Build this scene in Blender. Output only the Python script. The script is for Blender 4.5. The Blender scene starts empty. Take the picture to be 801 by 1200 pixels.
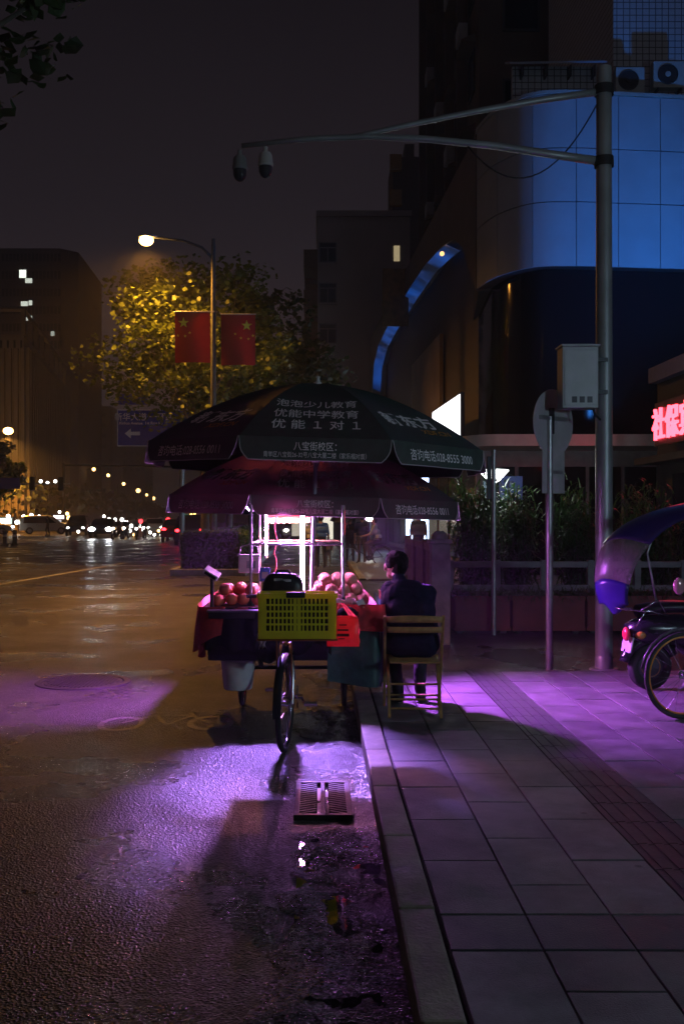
import bpy, bmesh, math, random
from mathutils import Vector, Matrix, noise, Euler
from mathutils.bvhtree import BVHTree
R = math.radians
random.seed(7)
sc = bpy.context.scene
col = sc.collection

# ------------------------------------------------------------------ camera
FPX, PX, PY, H = 1167.0, 373.0, 605.0, 1.65
cam_d = bpy.data.cameras.new('camera'); cam = bpy.data.objects.new('camera', cam_d); col.objects.link(cam)
cam.location = (0, 0, H); cam.rotation_euler = (R(90), 0, 0)
cam_d.sensor_fit = 'VERTICAL'; cam_d.sensor_height = 36; cam_d.lens = 36 * FPX / 1200
cam_d.shift_x = 27.5 / 1200; cam_d.shift_y = 5 / 1200
cam_d.clip_start = 0.05; cam_d.clip_end = 4000
sc.camera = cam
# ------------------------------------------------------------------ world: night sky with city glow
w = bpy.data.worlds.new('World'); sc.world = w; w.use_nodes = True
nt = w.node_tree; nt.nodes.clear()
def N(nt, t, **k):
    n = nt.nodes.new(t)
    for a, b in k.items(): setattr(n, a, b)
    return n
out = N(nt, 'ShaderNodeOutputWorld'); bg = N(nt, 'ShaderNodeBackground')
sky = N(nt, 'ShaderNodeTexSky'); sky.sky_type = 'NISHITA'; sky.sun_disc = False
sky.sun_elevation = R(-6); sky.sun_rotation = R(200); sky.altitude = 500
tc = N(nt, 'ShaderNodeTexCoord'); sep = N(nt, 'ShaderNodeSeparateXYZ'); ramp = N(nt, 'ShaderNodeValToRGB')
nt.links.new(tc.outputs['Generated'], sep.inputs[0]); nt.links.new(sep.outputs['Z'], ramp.inputs[0])
e = ramp.color_ramp.elements
e[0].position = 0.0; e[0].color = (0.40, 0.27, 0.29, 1)
e[1].position = 1.0; e[1].color = (0.045, 0.034, 0.046, 1)
for p, c in ((0.12, (0.34, 0.245, 0.295)), (0.30, (0.170, 0.128, 0.165)), (0.5, (0.070, 0.052, 0.070))):
    x = e.new(p); x.color = (*c, 1)
mix = N(nt, 'ShaderNodeMix', data_type='RGBA', blend_type='ADD'); mix.inputs[0].default_value = 1
nt.links.new(ramp.outputs[0], mix.inputs[6]); nt.links.new(sky.outputs[0], mix.inputs[7])
nt.links.new(mix.outputs[2], bg.inputs[0]); bg.inputs[1].default_value = 0.095
nt.links.new(bg.outputs[0], out.inputs[0])
# faint diffuse night light (cloud-reflected city light), no visible sun
sd = bpy.data.lights.new('night_skylight', 'SUN'); sd.energy = 0.02; sd.angle = R(40); sd.color = (0.7, 0.75, 1.0)
so = bpy.data.objects.new('night_skylight', sd); col.objects.link(so); so.rotation_euler = (R(35), R(20), 0)
# ------------------------------------------------------------------ render settings
vs = sc.view_settings; vs.view_transform = 'Standard'; vs.look = 'None'; vs.exposure = 0.0; vs.gamma = 1; vs.use_curve_mapping = False
sc.render.engine = 'CYCLES'
cy = sc.cycles
cy.use_denoising = True; cy.denoiser = 'OPENIMAGEDENOISE'
cy.max_bounces = 6; cy.diffuse_bounces = 3; cy.glossy_bounces = 3; cy.transmission_bounces = 4; cy.transparent_max_bounces = 8; cy.volume_bounces = 0
cy.sample_clamp_indirect = 3.0; cy.caustics_reflective = False; cy.caustics_refractive = False
cy.use_light_tree = True; cy.use_adaptive_sampling = True; cy.adaptive_threshold = 0.04

# ------------------------------------------------------------------ helpers
def WX(px, Y): return (px - PX) * Y / FPX          # plan X of something seen at column px at distance Y
def WZ(py, Y): return H - (py - PY) * Y / FPX      # height likewise
def put(o, label=None, cat=None, group=None, kind=None):
    if label: o['label'] = label
    if cat: o['category'] = cat
    if group: o['group'] = group
    if kind: o['kind'] = kind
    return o
def empty(name, loc=(0, 0, 0), label=None, cat=None, group=None, rz=0, kind=None):
    o = bpy.data.objects.new(name, None); col.objects.link(o); o.location = loc; o.rotation_euler = (0, 0, rz)
    o.empty_display_size = 0.1
    return put(o, label, cat, group, kind)
def copy_tree(o, parent=None):
    c = o.copy(); col.objects.link(c)
    if parent is not None: c.parent = parent
    for ch in list(o.children): copy_tree(ch, c)
    return c

class MB:
    def __init__(s): s.v = []; s.f = []; s.mi = []; s.cur = 0
    def add(s, vs, fs):
        b = len(s.v); s.v += [tuple(p) for p in vs]
        for f in fs: s.f.append(tuple(b + i for i in f)); s.mi.append(s.cur)
        return s
    def box(s, x0, x1, y0, y1, z0, z1, M=None):
        vs = [Vector((x, y, z)) for z in (z0, z1) for y in (y0, y1) for x in (x0, x1)]
        if M is not None: vs = [M @ v for v in vs]
        return s.add(vs, [(0, 2, 3, 1), (4, 5, 7, 6), (0, 1, 5, 4), (1, 3, 7, 5), (3, 2, 6, 7), (2, 0, 4, 6)])
    def cbox(s, c, sz, M=None):
        return s.box(c[0]-sz[0]/2, c[0]+sz[0]/2, c[1]-sz[1]/2, c[1]+sz[1]/2, c[2]-sz[2]/2, c[2]+sz[2]/2, M)
    def tube(s, pts, r, n=8, cap=True, closed=False):
        pts = [Vector(p) for p in pts]; m = len(pts)
        rs = r if isinstance(r, (list, tuple)) else [r]*m
        vs = []; u = None
        for i, p in enumerate(pts):
            if closed: t = pts[(i+1) % m] - pts[i-1]
            else: t = pts[min(i+1, m-1)] - pts[max(i-1, 0)]
            t.normalize()
            if u is None:
                u = t.orthogonal().normalized()
            u = (u - t*u.dot(t))
            if u.length < 1e-6: u = t.orthogonal()
            u.normalize(); w_ = t.cross(u)
            for k in range(n):
                a = 2*math.pi*k/n
                vs.append(p + (u*math.cos(a) + w_*math.sin(a))*rs[i])
        fs = []
        for i in range(m if closed else m-1):
            j = (i+1) % m
            for k in range(n):
                fs.append((i*n+k, i*n+(k+1) % n, j*n+(k+1) % n, j*n+k))
        if cap and not closed:
            fs.append(tuple(range(n-1, -1, -1))); fs.append(tuple((m-1)*n+k for k in range(n)))
        return s.add(vs, fs)
    def lathe(s, prof, c=(0, 0, 0), n=20, M=None, a0=0, a1=2*math.pi):
        full = abs(a1-a0-2*math.pi) < 1e-6; cols = n if full else n+1
        vs = []
        for (r, z) in prof:
            for k in range(cols):
                a = a0+(a1-a0)*k/n
                p = Vector((r*math.cos(a), r*math.sin(a), z))
                if M is not None: p = M @ p
                vs.append(p+Vector(c))
        fs = []
        for i in range(len(prof)-1):
            for k in range(n):
                k2 = (k+1) % cols
                fs.append((i*cols+k, i*cols+k2, (i+1)*cols+k2, (i+1)*cols+k))
        return s.add(vs, fs)
    def prism(s, poly, h, M=None):       # poly in local xy, extruded z 0..h
        n = len(poly)
        vs = [Vector((p[0], p[1], 0)) for p in poly]+[Vector((p[0], p[1], h)) for p in poly]
        if M is not None: vs = [M @ v for v in vs]
        fs = [tuple(range(n-1, -1, -1)), tuple(range(n, 2*n))]+[(i, (i+1) % n, n+(i+1) % n, n+i) for i in range(n)]
        return s.add(vs, fs)
    def ball(s, c, r, n=12, m=8, M=None):
        r = r if isinstance(r, (tuple, list)) else (r, r, r)
        vs = []; fs = []
        for i in range(m+1):
            t = math.pi*i/m
            for k in range(n):
                a = 2*math.pi*k/n
                p = Vector((r[0]*math.sin(t)*math.cos(a), r[1]*math.sin(t)*math.sin(a), r[2]*math.cos(t)))
                if M is not None: p = M @ p
                vs.append(p+Vector(c))
        for i in range(m):
            for k in range(n):
                fs.append((i*n+k, (i+1)*n+k, (i+1)*n+(k+1) % n, i*n+(k+1) % n))
        return s.add(vs, fs)
    def torus(s, c, R_, r, axis='x', n=32, m=8, squash=1.0):
        pts = []
        for k in range(n):
            a = 2*math.pi*k/n; q = (R_*math.cos(a), R_*math.sin(a))
            pts.append(Vector(c)+(Vector((0, q[0], q[1])) if axis == 'x' else Vector((q[0], 0, q[1])) if axis == 'y' else Vector((q[0], q[1], 0))))
        return s.tube(pts, r, m, closed=True)
    def grid(s, fn, nu, nv):
        vs = [fn(i/nu, j/nv) for j in range(nv+1) for i in range(nu+1)]
        fs = [(j*(nu+1)+i, j*(nu+1)+i+1, (j+1)*(nu+1)+i+1, (j+1)*(nu+1)+i) for j in range(nv) for i in range(nu)]
        return s.add(vs, fs)
    def mesh(s, name, mats, smooth=False, bevel=0, fix=True):
        me = bpy.data.meshes.new(name); me.from_pydata(s.v, [], s.f)
        mats = mats if isinstance(mats, (list, tuple)) else [mats]
        for m in mats: me.materials.append(m)
        if len(mats) > 1: me.polygons.foreach_set('material_index', s.mi)
        if fix or bevel:
            bm = bmesh.new(); bm.from_mesh(me)
            bmesh.ops.remove_doubles(bm, verts=bm.verts, dist=1e-5)
            if fix: bmesh.ops.recalc_face_normals(bm, faces=bm.faces)
            if bevel: bmesh.ops.bevel(bm, geom=[x for x in bm.edges if len(x.link_faces) == 2 and x.calc_face_angle(0) > 0.5], offset=bevel, segments=2, affect='EDGES', profile=0.6)
            bm.to_mesh(me); bm.free()
        if smooth: me.shade_smooth() if smooth is True else me.set_sharp_from_angle(angle=smooth)
        if smooth and smooth is not True: me.shade_smooth(); me.set_sharp_from_angle(angle=smooth)
        me.update(); return me
    def build(s, name, mats, parent=None, smooth=False, bevel=0, label=None, cat=None, group=None, kind=None, fix=True, loc=None):
        o = bpy.data.objects.new(name, s.mesh(name, mats, smooth, bevel, fix)); col.objects.link(o)
        if parent is not None: o.parent = parent
        if loc is not None: o.location = loc
        return put(o, label, cat, group, kind)
def obj(name, me, parent=None, loc=(0, 0, 0), rot=(0, 0, 0)):
    o = bpy.data.objects.new(name, me); col.objects.link(o); o.parent = parent; o.location = loc; o.rotation_euler = rot
    return o
SM = R(35)

# text turned into a mesh (verts, faces) with its box; never loads a font file
def text_mesh(body, size=1.0, bold=0.0, shear=0.0, squash=1.0):
    cu = bpy.data.curves.new('lettering', 'FONT'); cu.body = body; cu.size = size; cu.offset = bold*size; cu.shear = shear
    cu.align_x = 'CENTER'; cu.align_y = 'CENTER'; cu.resolution_u = 3
    o = bpy.data.objects.new('lettering', cu); col.objects.link(o)
    dg = bpy.context.evaluated_depsgraph_get(); dg.update()
    ev = o.evaluated_get(dg); me = ev.to_mesh()
    bm = bmesh.new(); bm.from_mesh(me)
    vs0 = [v.co.copy() for v in bm.verts]
    bmesh.ops.triangulate(bm, faces=bm.faces)
    bm.verts.index_update()
    vs = [v.co.copy() for v in bm.verts]; fs = [tuple(v.index for v in f.verts) for f in bm.faces]
    bm.free(); ev.to_mesh_clear(); bpy.data.objects.remove(o); bpy.data.curves.remove(cu)
    if not vs: return [], []
    cx = (min(v.x for v in vs)+max(v.x for v in vs))/2; cyy = (min(v.y for v in vs)+max(v.y for v in vs))/2
    return [Vector(((v.x-cx)*squash, v.y-cyy, 0)) for v in vs], fs
def flat_text(mb, body, M, size, width=None, bold=0.01, shear=0):
    vs, fs = text_mesh(body, size, bold, shear)
    if not vs: return mb
    if width:
        w0 = max(v.x for v in vs)-min(v.x for v in vs); k = width/w0
        vs = [Vector((v.x*k, v.y, 0)) for v in vs]
    return mb.add([M @ v for v in vs], fs)

# ------------------------------------------------------------------ materials
MATS = {}
def mat(name, colr, rough=0.6, metal=0.0, var=0.15, scale=6.0, bump=0.0, bscale=40.0, emit=None, estr=0, spec=0.5, trans=0, rvar=0.0, alpha=1.0, sheen=0, translucent=0):
    if name in MATS: return MATS[name]
    m = bpy.data.materials.new(name); m.use_nodes = True; t = m.node_tree; b = t.nodes['Principled BSDF']
    b.inputs['Roughness'].default_value = rough; b.inputs['Metallic'].default_value = metal
    b.inputs['Specular IOR Level'].default_value = spec
    b.inputs['Transmission Weight'].default_value = trans; b.inputs['Alpha'].default_value = alpha
    if sheen: b.inputs['Sheen Weight'].default_value = sheen
    tcx = N(t, 'ShaderNodeTexCoord')
    if var or rvar:
        n = N(t, 'ShaderNodeTexNoise'); n.inputs['Scale'].default_value = scale; n.inputs['Detail'].default_value = 6
        t.links.new(tcx.outputs['Object'], n.inputs['Vector'])
        r = N(t, 'ShaderNodeValToRGB'); el = r.color_ramp.elements; el[0].position = 0.3; el[1].position = 0.7
        el[0].color = (*[max(0, c*(1-var)) for c in colr], 1); el[1].color = (*[min(1, c*(1+var)) for c in colr], 1)
        t.links.new(n.outputs['Fac'], r.inputs[0]); t.links.new(r.outputs[0], b.inputs['Base Color'])
        if rvar:
            mr = N(t, 'ShaderNodeMapRange'); mr.inputs['From Min'].default_value = 0.35; mr.inputs['From Max'].default_value = 0.65
            mr.inputs['To Min'].default_value = max(0.03, rough-rvar); mr.inputs['To Max'].default_value = min(1, rough+rvar)
            t.links.new(n.outputs['Fac'], mr.inputs[0]); t.links.new(mr.outputs[0], b.inputs['Roughness'])
    else: b.inputs['Base Color'].default_value = (*colr, 1)
    if bump:
        n2 = N(t, 'ShaderNodeTexNoise'); n2.inputs['Scale'].default_value = bscale; n2.inputs['Detail'].default_value = 4
        t.links.new(tcx.outputs['Object'], n2.inputs['Vector'])
        bp = N(t, 'ShaderNodeBump'); bp.inputs['Strength'].default_value = bump; bp.inputs['Distance'].default_value = 0.01
        t.links.new(n2.outputs['Fac'], bp.inputs['Height']); t.links.new(bp.outputs[0], b.inputs['Normal'])
    if emit:
        b.inputs['Emission Color'].default_value = (*emit, 1); b.inputs['Emission Strength'].default_value = estr
    if translucent:
        tr = N(t, 'ShaderNodeBsdfTranslucent'); tr.inputs[0].default_value = (*[min(1, c*1.3) for c in colr], 1)
        ms = N(t, 'ShaderNodeMixShader'); ms.inputs[0].default_value = translucent
        t.links.new(b.outputs[0], ms.inputs[1]); t.links.new(tr.outputs[0], ms.inputs[2])
        t.links.new(ms.outputs[0], t.nodes['Material Output'].inputs[0])
    MATS[name] = m; return m
def glow(name, c, s): return mat(name, (0.0, 0.0, 0.0), 0.5, var=0, emit=c, estr=s)

# wet asphalt: grain, damp patches with lower roughness
def asphalt(name, base, wet_lo, wet_hi, pud=0.35, grain=1.0):
    m = bpy.data.materials.new(name); m.use_nodes = True; t = m.node_tree; b = t.nodes['Principled BSDF']
    tcx = N(t, 'ShaderNodeTexCoord')
    def noi(sc_, det=5, rough_=0.55):
        n = N(t, 'ShaderNodeTexNoise'); n.inputs['Scale'].default_value = sc_; n.inputs['Detail'].default_value = det; n.inputs['Roughness'].default_value = rough_
        t.links.new(tcx.outputs['Object'], n.inputs['Vector']); return n
    big = noi(0.7, 6); mid = noi(26, 5); fine = noi(85, 3)
    vor = N(t, 'ShaderNodeTexVoronoi'); vor.inputs['Scale'].default_value = 85; t.links.new(tcx.outputs['Object'], vor.inputs['Vector'])
    r = N(t, 'ShaderNodeValToRGB'); el = r.color_ramp.elements; el[0].position = 0.3; el[1].position = 0.75
    el[0].color = (*[c*0.55 for c in base], 1); el[1].color = (*[c*1.5 for c in base], 1)
    mx = N(t, 'ShaderNodeMath', operation='ADD'); m2 = N(t, 'ShaderNodeMath', operation='MULTIPLY'); m2.inputs[1].default_value = 0.5
    t.links.new(big.outputs['Fac'], mx.inputs[0]); t.links.new(fine.outputs['Fac'], mx.inputs[1]); t.links.new(mx.outputs[0], m2.inputs[0])
    t.links.new(m2.outputs[0], r.inputs[0])
    sx_ = N(t, 'ShaderNodeSeparateColor'); t.links.new(vor.outputs['Color'], sx_.inputs[0])
    st_ = N(t, 'ShaderNodeMapRange'); st_.inputs['To Min'].default_value = .2; st_.inputs['To Max'].default_value = 2.3; t.links.new(sx_.outputs[0], st_.inputs[0])
    ml = N(t, 'ShaderNodeMix', data_type='RGBA', blend_type='MULTIPLY'); ml.inputs[0].default_value = 1
    t.links.new(r.outputs[0], ml.inputs[6]); t.links.new(st_.outputs[0], ml.inputs[7]); t.links.new(ml.outputs[2], b.inputs['Base Color'])
    mr = N(t, 'ShaderNodeMapRange'); mr.inputs['From Min'].default_value = pud; mr.inputs['From Max'].default_value = pud+0.3
    mr.inputs['To Min'].default_value = wet_lo; mr.inputs['To Max'].default_value = wet_hi
    t.links.new(big.outputs['Fac'], mr.inputs[0]); t.links.new(mr.outputs[0], b.inputs['Roughness'])
    b1 = N(t, 'ShaderNodeBump'); b1.inputs['Strength'].default_value = 0.8*grain; b1.inputs['Distance'].default_value = 0.007
    t.links.new(vor.outputs['Distance'], b1.inputs['Height'])
    b2 = N(t, 'ShaderNodeBump'); b2.inputs['Strength'].default_value = 0.15; b2.inputs['Distance'].default_value = 0.012
    t.links.new(mid.outputs['Fac'], b2.inputs['Height']); t.links.new(b1.outputs[0], b2.inputs['Normal'])
    t.links.new(b2.outputs[0], b.inputs['Normal'])
    b.inputs['Specular IOR Level'].default_value = 0.32
    return m
M_ROAD = asphalt('wet_asphalt', (0.040, 0.039, 0.037), 0.20, 0.46)
M_GUT = asphalt('gutter_asphalt', (0.042, 0.040, 0.040), 0.14, 0.42, 0.38, 0.9)
M_DRIVE = asphalt('driveway_asphalt', (0.045, 0.045, 0.045), 0.22, 0.5)
M_TILE = mat('paving_tile', (0.145, 0.15, 0.16), 0.55, var=0.22, scale=5, bump=0.35, bscale=120, rvar=0.12)
def per_piece(m, lo=.72, hi=1.2, stain=.55):
    t = m.node_tree; b = t.nodes['Principled BSDF']; src = b.inputs['Base Color'].links[0].from_socket
    oi = N(t, 'ShaderNodeObjectInfo'); mr = N(t, 'ShaderNodeMapRange'); mr.inputs['To Min'].default_value = lo; mr.inputs['To Max'].default_value = hi
    t.links.new(oi.outputs['Random'], mr.inputs[0])
    ge = N(t, 'ShaderNodeNewGeometry'); n1 = N(t, 'ShaderNodeTexNoise'); n1.inputs['Scale'].default_value = 2.3; n1.inputs['Detail'].default_value = 8; n1.inputs['Roughness'].default_value = .7
    t.links.new(ge.outputs['Position'], n1.inputs['Vector'])
    m1 = N(t, 'ShaderNodeMapRange'); m1.inputs['From Min'].default_value = .35; m1.inputs['From Max'].default_value = .62; m1.inputs['To Min'].default_value = stain; m1.inputs['To Max'].default_value = 1.1; t.links.new(n1.outputs['Fac'], m1.inputs[0])
    vo = N(t, 'ShaderNodeTexVoronoi'); vo.inputs['Scale'].default_value = 2.7; t.links.new(ge.outputs['Position'], vo.inputs['Vector'])
    m2 = N(t, 'ShaderNodeMapRange'); m2.inputs['From Min'].default_value = .035; m2.inputs['From Max'].default_value = .06; m2.inputs['To Min'].default_value = .45; m2.inputs['To Max'].default_value = 1.0; t.links.new(vo.outputs['Distance'], m2.inputs[0])
    a = N(t, 'ShaderNodeMath', operation='MULTIPLY'); c = N(t, 'ShaderNodeMath', operation='MULTIPLY')
    t.links.new(mr.outputs[0], a.inputs[0]); t.links.new(m1.outputs[0], a.inputs[1]); t.links.new(a.outputs[0], c.inputs[0]); t.links.new(m2.outputs[0], c.inputs[1])
    ml = N(t, 'ShaderNodeMix', data_type='RGBA', blend_type='MULTIPLY'); ml.inputs[0].default_value = 1
    t.links.new(src, ml.inputs[6]); t.links.new(c.outputs[0], ml.inputs[7]); t.links.new(ml.outputs[2], b.inputs['Base Color'])
per_piece(M_TILE)
M_TILED = mat('dark_paving_tile', (0.062, 0.066, 0.080), 0.5, var=0.2, scale=7, bump=0.3, bscale=110, rvar=0.1)
M_TACT = mat('tactile_tile', (0.050, 0.050, 0.056), 0.5, var=0.25, scale=9, bump=0.3, bscale=90)
M_BED = mat('mortar_bed', (0.03, 0.03, 0.032), 0.9, bump=0.3)
M_KERB = mat('kerb_concrete', (0.24, 0.225, 0.17), 0.65, var=0.3, scale=7, bump=0.5, bscale=60, rvar=0.12)
per_piece(M_KERB, .85, 1.12, .5)
M_PAINT = mat('road_paint', (0.55, 0.55, 0.52), 0.5, var=0.35, scale=25, bump=0.3)
M_STEEL = mat('galvanised_steel', (0.42, 0.43, 0.44), 0.42, 0.75, var=0.18, scale=12)
M_DSTEEL = mat('dark_steel', (0.06, 0.06, 0.065), 0.45, 0.6, var=0.2)
M_BLACK = mat('black_plastic', (0.018, 0.018, 0.02), 0.45, var=0.2)
M_RUB = mat('rubber', (0.02, 0.02, 0.02), 0.75, bump=0.2)
M_WHITE = mat('white_plastic', (0.7, 0.7, 0.69), 0.45, var=0.08)
M_GREY = mat('grey_sheet_metal', (0.40, 0.42, 0.41), 0.5, 0.2, var=0.12, scale=4)
M_GLASS = mat('dark_glass', (0.006, 0.007, 0.010), 0.10, var=0, spec=.18)
M_LENS = glow('sodium_lens', (1.0, 0.50, 0.12), 25)

# ================================================================== GROUND AND SETTING
g = MB(); g.add([(-900, -60, 0), (900, -60, 0), (900, 1800, 0), (-900, 1800, 0)], [(0, 1, 2, 3)])
g.build('road', M_ROAD, kind='structure')
# gutter strip along the kerb, real relief (uneven patched asphalt with puddle hollows)
KX0, KX1 = 0.31, 0.46
gm = MB()
def gut(u, v):
    x = -0.12+(KX0-0.001+0.12)*u; y = 2.2+v*8.2
    edge = 0.16*noise.fractal((0, y*2.2, 1.3), .8, 2.1, 4)
    x += edge*(1-u)**2
    z = 0.004+(0.006+0.016*noise.fractal((x*5, y*4, 2.0), 0.9, 2.1, 4)+0.005*noise.noise((x*21, y*19, 5)))*min(1, u*3)
    if u < 0.02: z = 0.001
    return (x, y, z)
gm.grid(gut, 26, 330); gm.build('gutter', M_GUT, kind='structure', smooth=True)
# water lying in the gutter hollows
wm = MB(); wm.add([(-0.10, 2.3, 0.0035), (KX0-0.004, 2.3, 0.0035), (KX0-0.004, 5.25, 0.0035), (-0.10, 5.25, 0.0035)], [(0, 1, 2, 3)])
wm.build('puddle_water', mat('puddle_water', (0.012, 0.012, 0.014), 0.03, var=0, bump=0.05, bscale=9), kind='structure')

SW = 0.12
side = empty('sidewalk', kind='structure')
bd = MB(); bd.box(KX1+0.001, 8.0, -2, 9.93, 0.0, SW-0.012); bd.build('mortar_bed', M_BED, side)
TW, TL = 0.33, 0.6
def tile_mesh(name, w_, l_, m, h=0.05):
    t = MB(); t.box(-w_/2, w_/2, -l_/2, l_/2, -h, 0); return t.mesh(name, m, bevel=0.004)
tm = tile_mesh('paving_tile', TW-0.008, TL-0.008, M_TILE)
tmd = tile_mesh('dark_paving_tile', TW-0.006, 0.30, M_TILED)
# tactile strip tile with four raised bars
tt = MB(); tt.box(-TW/2+.004, TW/2-.004, -TW/2+.004, TW/2-.004, -0.05, 0)
for k in range(4): tt.box(-TW/2+.035+k*.072, -TW/2+.075+k*.072, -TW/2+.004, TW/2-.004, -0.0005, 0.006)
ttm = tt.mesh('tactile_tile', M_TACT)
cols_ = []
x = KX1+0.004
ci = 0
while x < 6.6:
    cols_.append((x+TW/2, ci)); x += TW; ci += 1
BAND0, BAND1 = 3.51, 3.83
for cx, ci in cols_:
    if ci == 3:                       # tactile guide strip
        y = 2.0
        while y < 9.9:
            if not (y+TW > BAND0 and y < BAND1) or True:
                obj('tactile_tile', ttm, side, (cx, y+TW/2, SW))
            y += TW
        continue
    off = 0.0 if ci % 2 == 0 else 0.3
    ymax = 9.9; ymin = 2.0 if ci < 4 else 2.0+(cx-1.6)*1.9
    y = BAND1+0.005-off
    segs = []
    yy = BAND1+0.003 - off
    k = 0
    while yy < ymax:
        a, b_ = max(yy, BAND1+0.003), min(yy+TL, ymax)
        if b_-a > 0.1 and b_ > ymin: segs.append((a, b_))
        yy += TL
    yy = BAND0-0.003
    first = True
    while yy > 2.0:
        l = TL if not (first and off) else 0.3
        a = yy-l; first = False
        if yy > ymin: segs.append((a, yy))
        yy = a
    for a, b_ in segs:
        o = obj('paving_tile', tm, side, (cx, (a+b_)/2, SW+random.uniform(-.002, .0015)), (random.uniform(-.003, .003), random.uniform(-.004, .004), 0))
        if abs((b_-a)-TL) > 0.01: o.scale = (1, (b_-a-0.008)/(TL-0.008), 1)
    obj('dark_paving_tile', tmd, side, (cx, (BAND0+BAND1)/2, SW))
# kerb stones
kerb = empty('kerb', kind='structure')
ks = MB(); ks.box(KX0, KX1-0.006, -0.436, 0.436, -0.1, SW+0.004); ksm = ks.mesh('kerb_stone', M_KERB, bevel=0.012)
y = 3.89-0.44-0.88*2
while y < 10.0:
    obj('kerb_stone', ksm, kerb, (random.uniform(-.004, .002), y, random.uniform(-.004, .003)), (0, random.uniform(-.006, .006), random.uniform(-.003, .003))); y += 0.88
# driveway and plaza to the right, beyond the paving
d = MB(); d.box(0.46, 60, 9.945, 24.0, 0.0, 0.10); d.build('driveway', M_DRIVE, kind='structure')
d = MB(); d.box(1.15, 60, 24.02, 60, 0.0, 0.12); d.build('far_pavement', mat('far_paving', (.16, .16, .17), .35, var=.25, scale=1.5, bump=.3), kind='structure')
fk = empty('far_kerb', kind='structure')
km = MB(); km.box(0.98, 1.148, -0.5, 0.49, 0, 0.15); kmm = km.mesh('kerb_stone', M_KERB, bevel=0.015)
for i in range(34): obj('kerb_stone', kmm, fk, (0, 24.5+i, 0))
k2 = MB(); k2.box(-0.5, 0.49, 23.85, 24.0, 0, 0.15); k2m = k2.mesh('kerb_stone', M_KERB, bevel=0.015)
for i in range(5): obj('kerb_stone', k2m, fk, (1.7+i, 0, 0))
# median separator with kerb
md = empty('median_strip', kind='structure')
s = MB(); s.box(-3.95, -2.15, 27.6, 140, 0, 0.12); s.build('planting_soil', mat('soil', (.035, .028, .02), .9, bump=.5), md)
km = MB(); km.box(-0.07, 0.07, -0.5, 0.49, 0, 0.19); kmm = km.mesh('kerb_stone', mat('light_kerb', (.34, .34, .33), .5, var=.2, bump=.3), bevel=0.015)
for i in range(22):
    obj('kerb_stone', kmm, md, (-2.08, 27.9+i, 0)); obj('kerb_stone', kmm, md, (-4.02, 27.9+i, 0))
for i in range(2): obj('kerb_stone', kmm, md, (-2.6-i*0.99, 27.5, 0), (0, 0, R(90)))

# road paint: lane line, dashes, arrow, bicycle symbol
def strip(mb, pts, wd, z=0.004):
    for (a, b) in zip(pts[:-1], pts[1:]):
        a = Vector((*a, z)); b = Vector((*b, z)); dd = (b-a).normalized(); nn = Vector((-dd.y, dd.x, 0))*wd/2
        mb.add([a-nn, b-nn, b+nn, a+nn], [(0, 1, 2, 3)])
    return mb
strip(MB(), [(-7.9, 21.5), (-6.2, 43)], .15).build('lane_line', M_PAINT, kind='structure')
for i, (a, b) in enumerate((((-6.1, 21.5), (-9.5, 21.2)), ((-8.9, 28.2), (-11.6, 28.0)), ((-4.45, 15.0), (-4.9, 16.3)), ((-4.0, 15.1), (-4.5, 16.6)))):
    strip(MB(), [a, b], .2).build('road_marking', mat('worn_paint', (.13, .13, .12), .5, var=.6, scale=30, bump=.3), kind='structure')
bs = MB()
def ring(mb, c, r, wd, z=0.004, n=28, sy=1.0):
    vs = []; fs = []
    for k in range(n):
        a = 2*math.pi*k/n
        vs += [(c[0]+math.cos(a)*(r-wd/2), c[1]+math.sin(a)*(r-wd/2)*sy, z), (c[0]+math.cos(a)*(r+wd/2), c[1]+math.sin(a)*(r+wd/2)*sy, z)]
    for k in range(n):
        k2 = (k+1) % n; fs.append((2*k, 2*k+1, 2*k2+1, 2*k2))
    return mb.add(vs, fs)
bx, by = -1.22, 7.92
ring(bs, (bx-.34, by-.02), .16, .05, sy=1.5); ring(bs, (bx+.36, by+.02), .16, .05, sy=1.5)
strip(bs, [(bx-.34, by), (bx-.12, by+.32), (bx+.18, by+.30), (bx+.02, by-.06), (bx-.12, by+.32)], .035, .0045)
strip(bs, [(bx+.36, by), (bx+.18, by+.30), (bx+.15, by+.46), (bx+.27, by+.46)], .035, .0048)
strip(bs, [(bx-.19, by+.42), (bx-.05, by+.42)], .05, .0046)
bs.build('bicycle_marking', mat('worn_paint', (.13, .13, .12), .5, var=.6, scale=30, bump=.3), kind='structure', fix=False)

# manhole cover
mh = empty('manhole_cover', (WX(98, 9.9), 9.9, 0), 'round iron manhole cover with raised dots set in the asphalt', 'manhole')
m_ = MB(); m_.lathe([(0, 0.008), (.38, 0.008), (.385, 0.002)], n=40); m_.build('lid', mat('cast_iron', (.028, .026, .028), .55, .3, var=.3, scale=18, bump=.4), mh, smooth=SM)
m_ = MB(); m_.lathe([(.40, 0.003), (.40, 0.010), (.46, 0.010), (.47, 0.002)], n=40); m_.build('rim', MATS['cast_iron'], mh, smooth=SM)
m_ = MB()
for i in range(-9, 10):
    for j in range(-9, 10):
        xx, yy = i*.038, j*.038
        if xx*xx+yy*yy < .345**2: m_.box(xx-.011, xx+.011, yy-.011, yy+.011, .0079, .014)
m_.build('raised_dots', MATS['cast_iron'], mh, kind='stuff')
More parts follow.
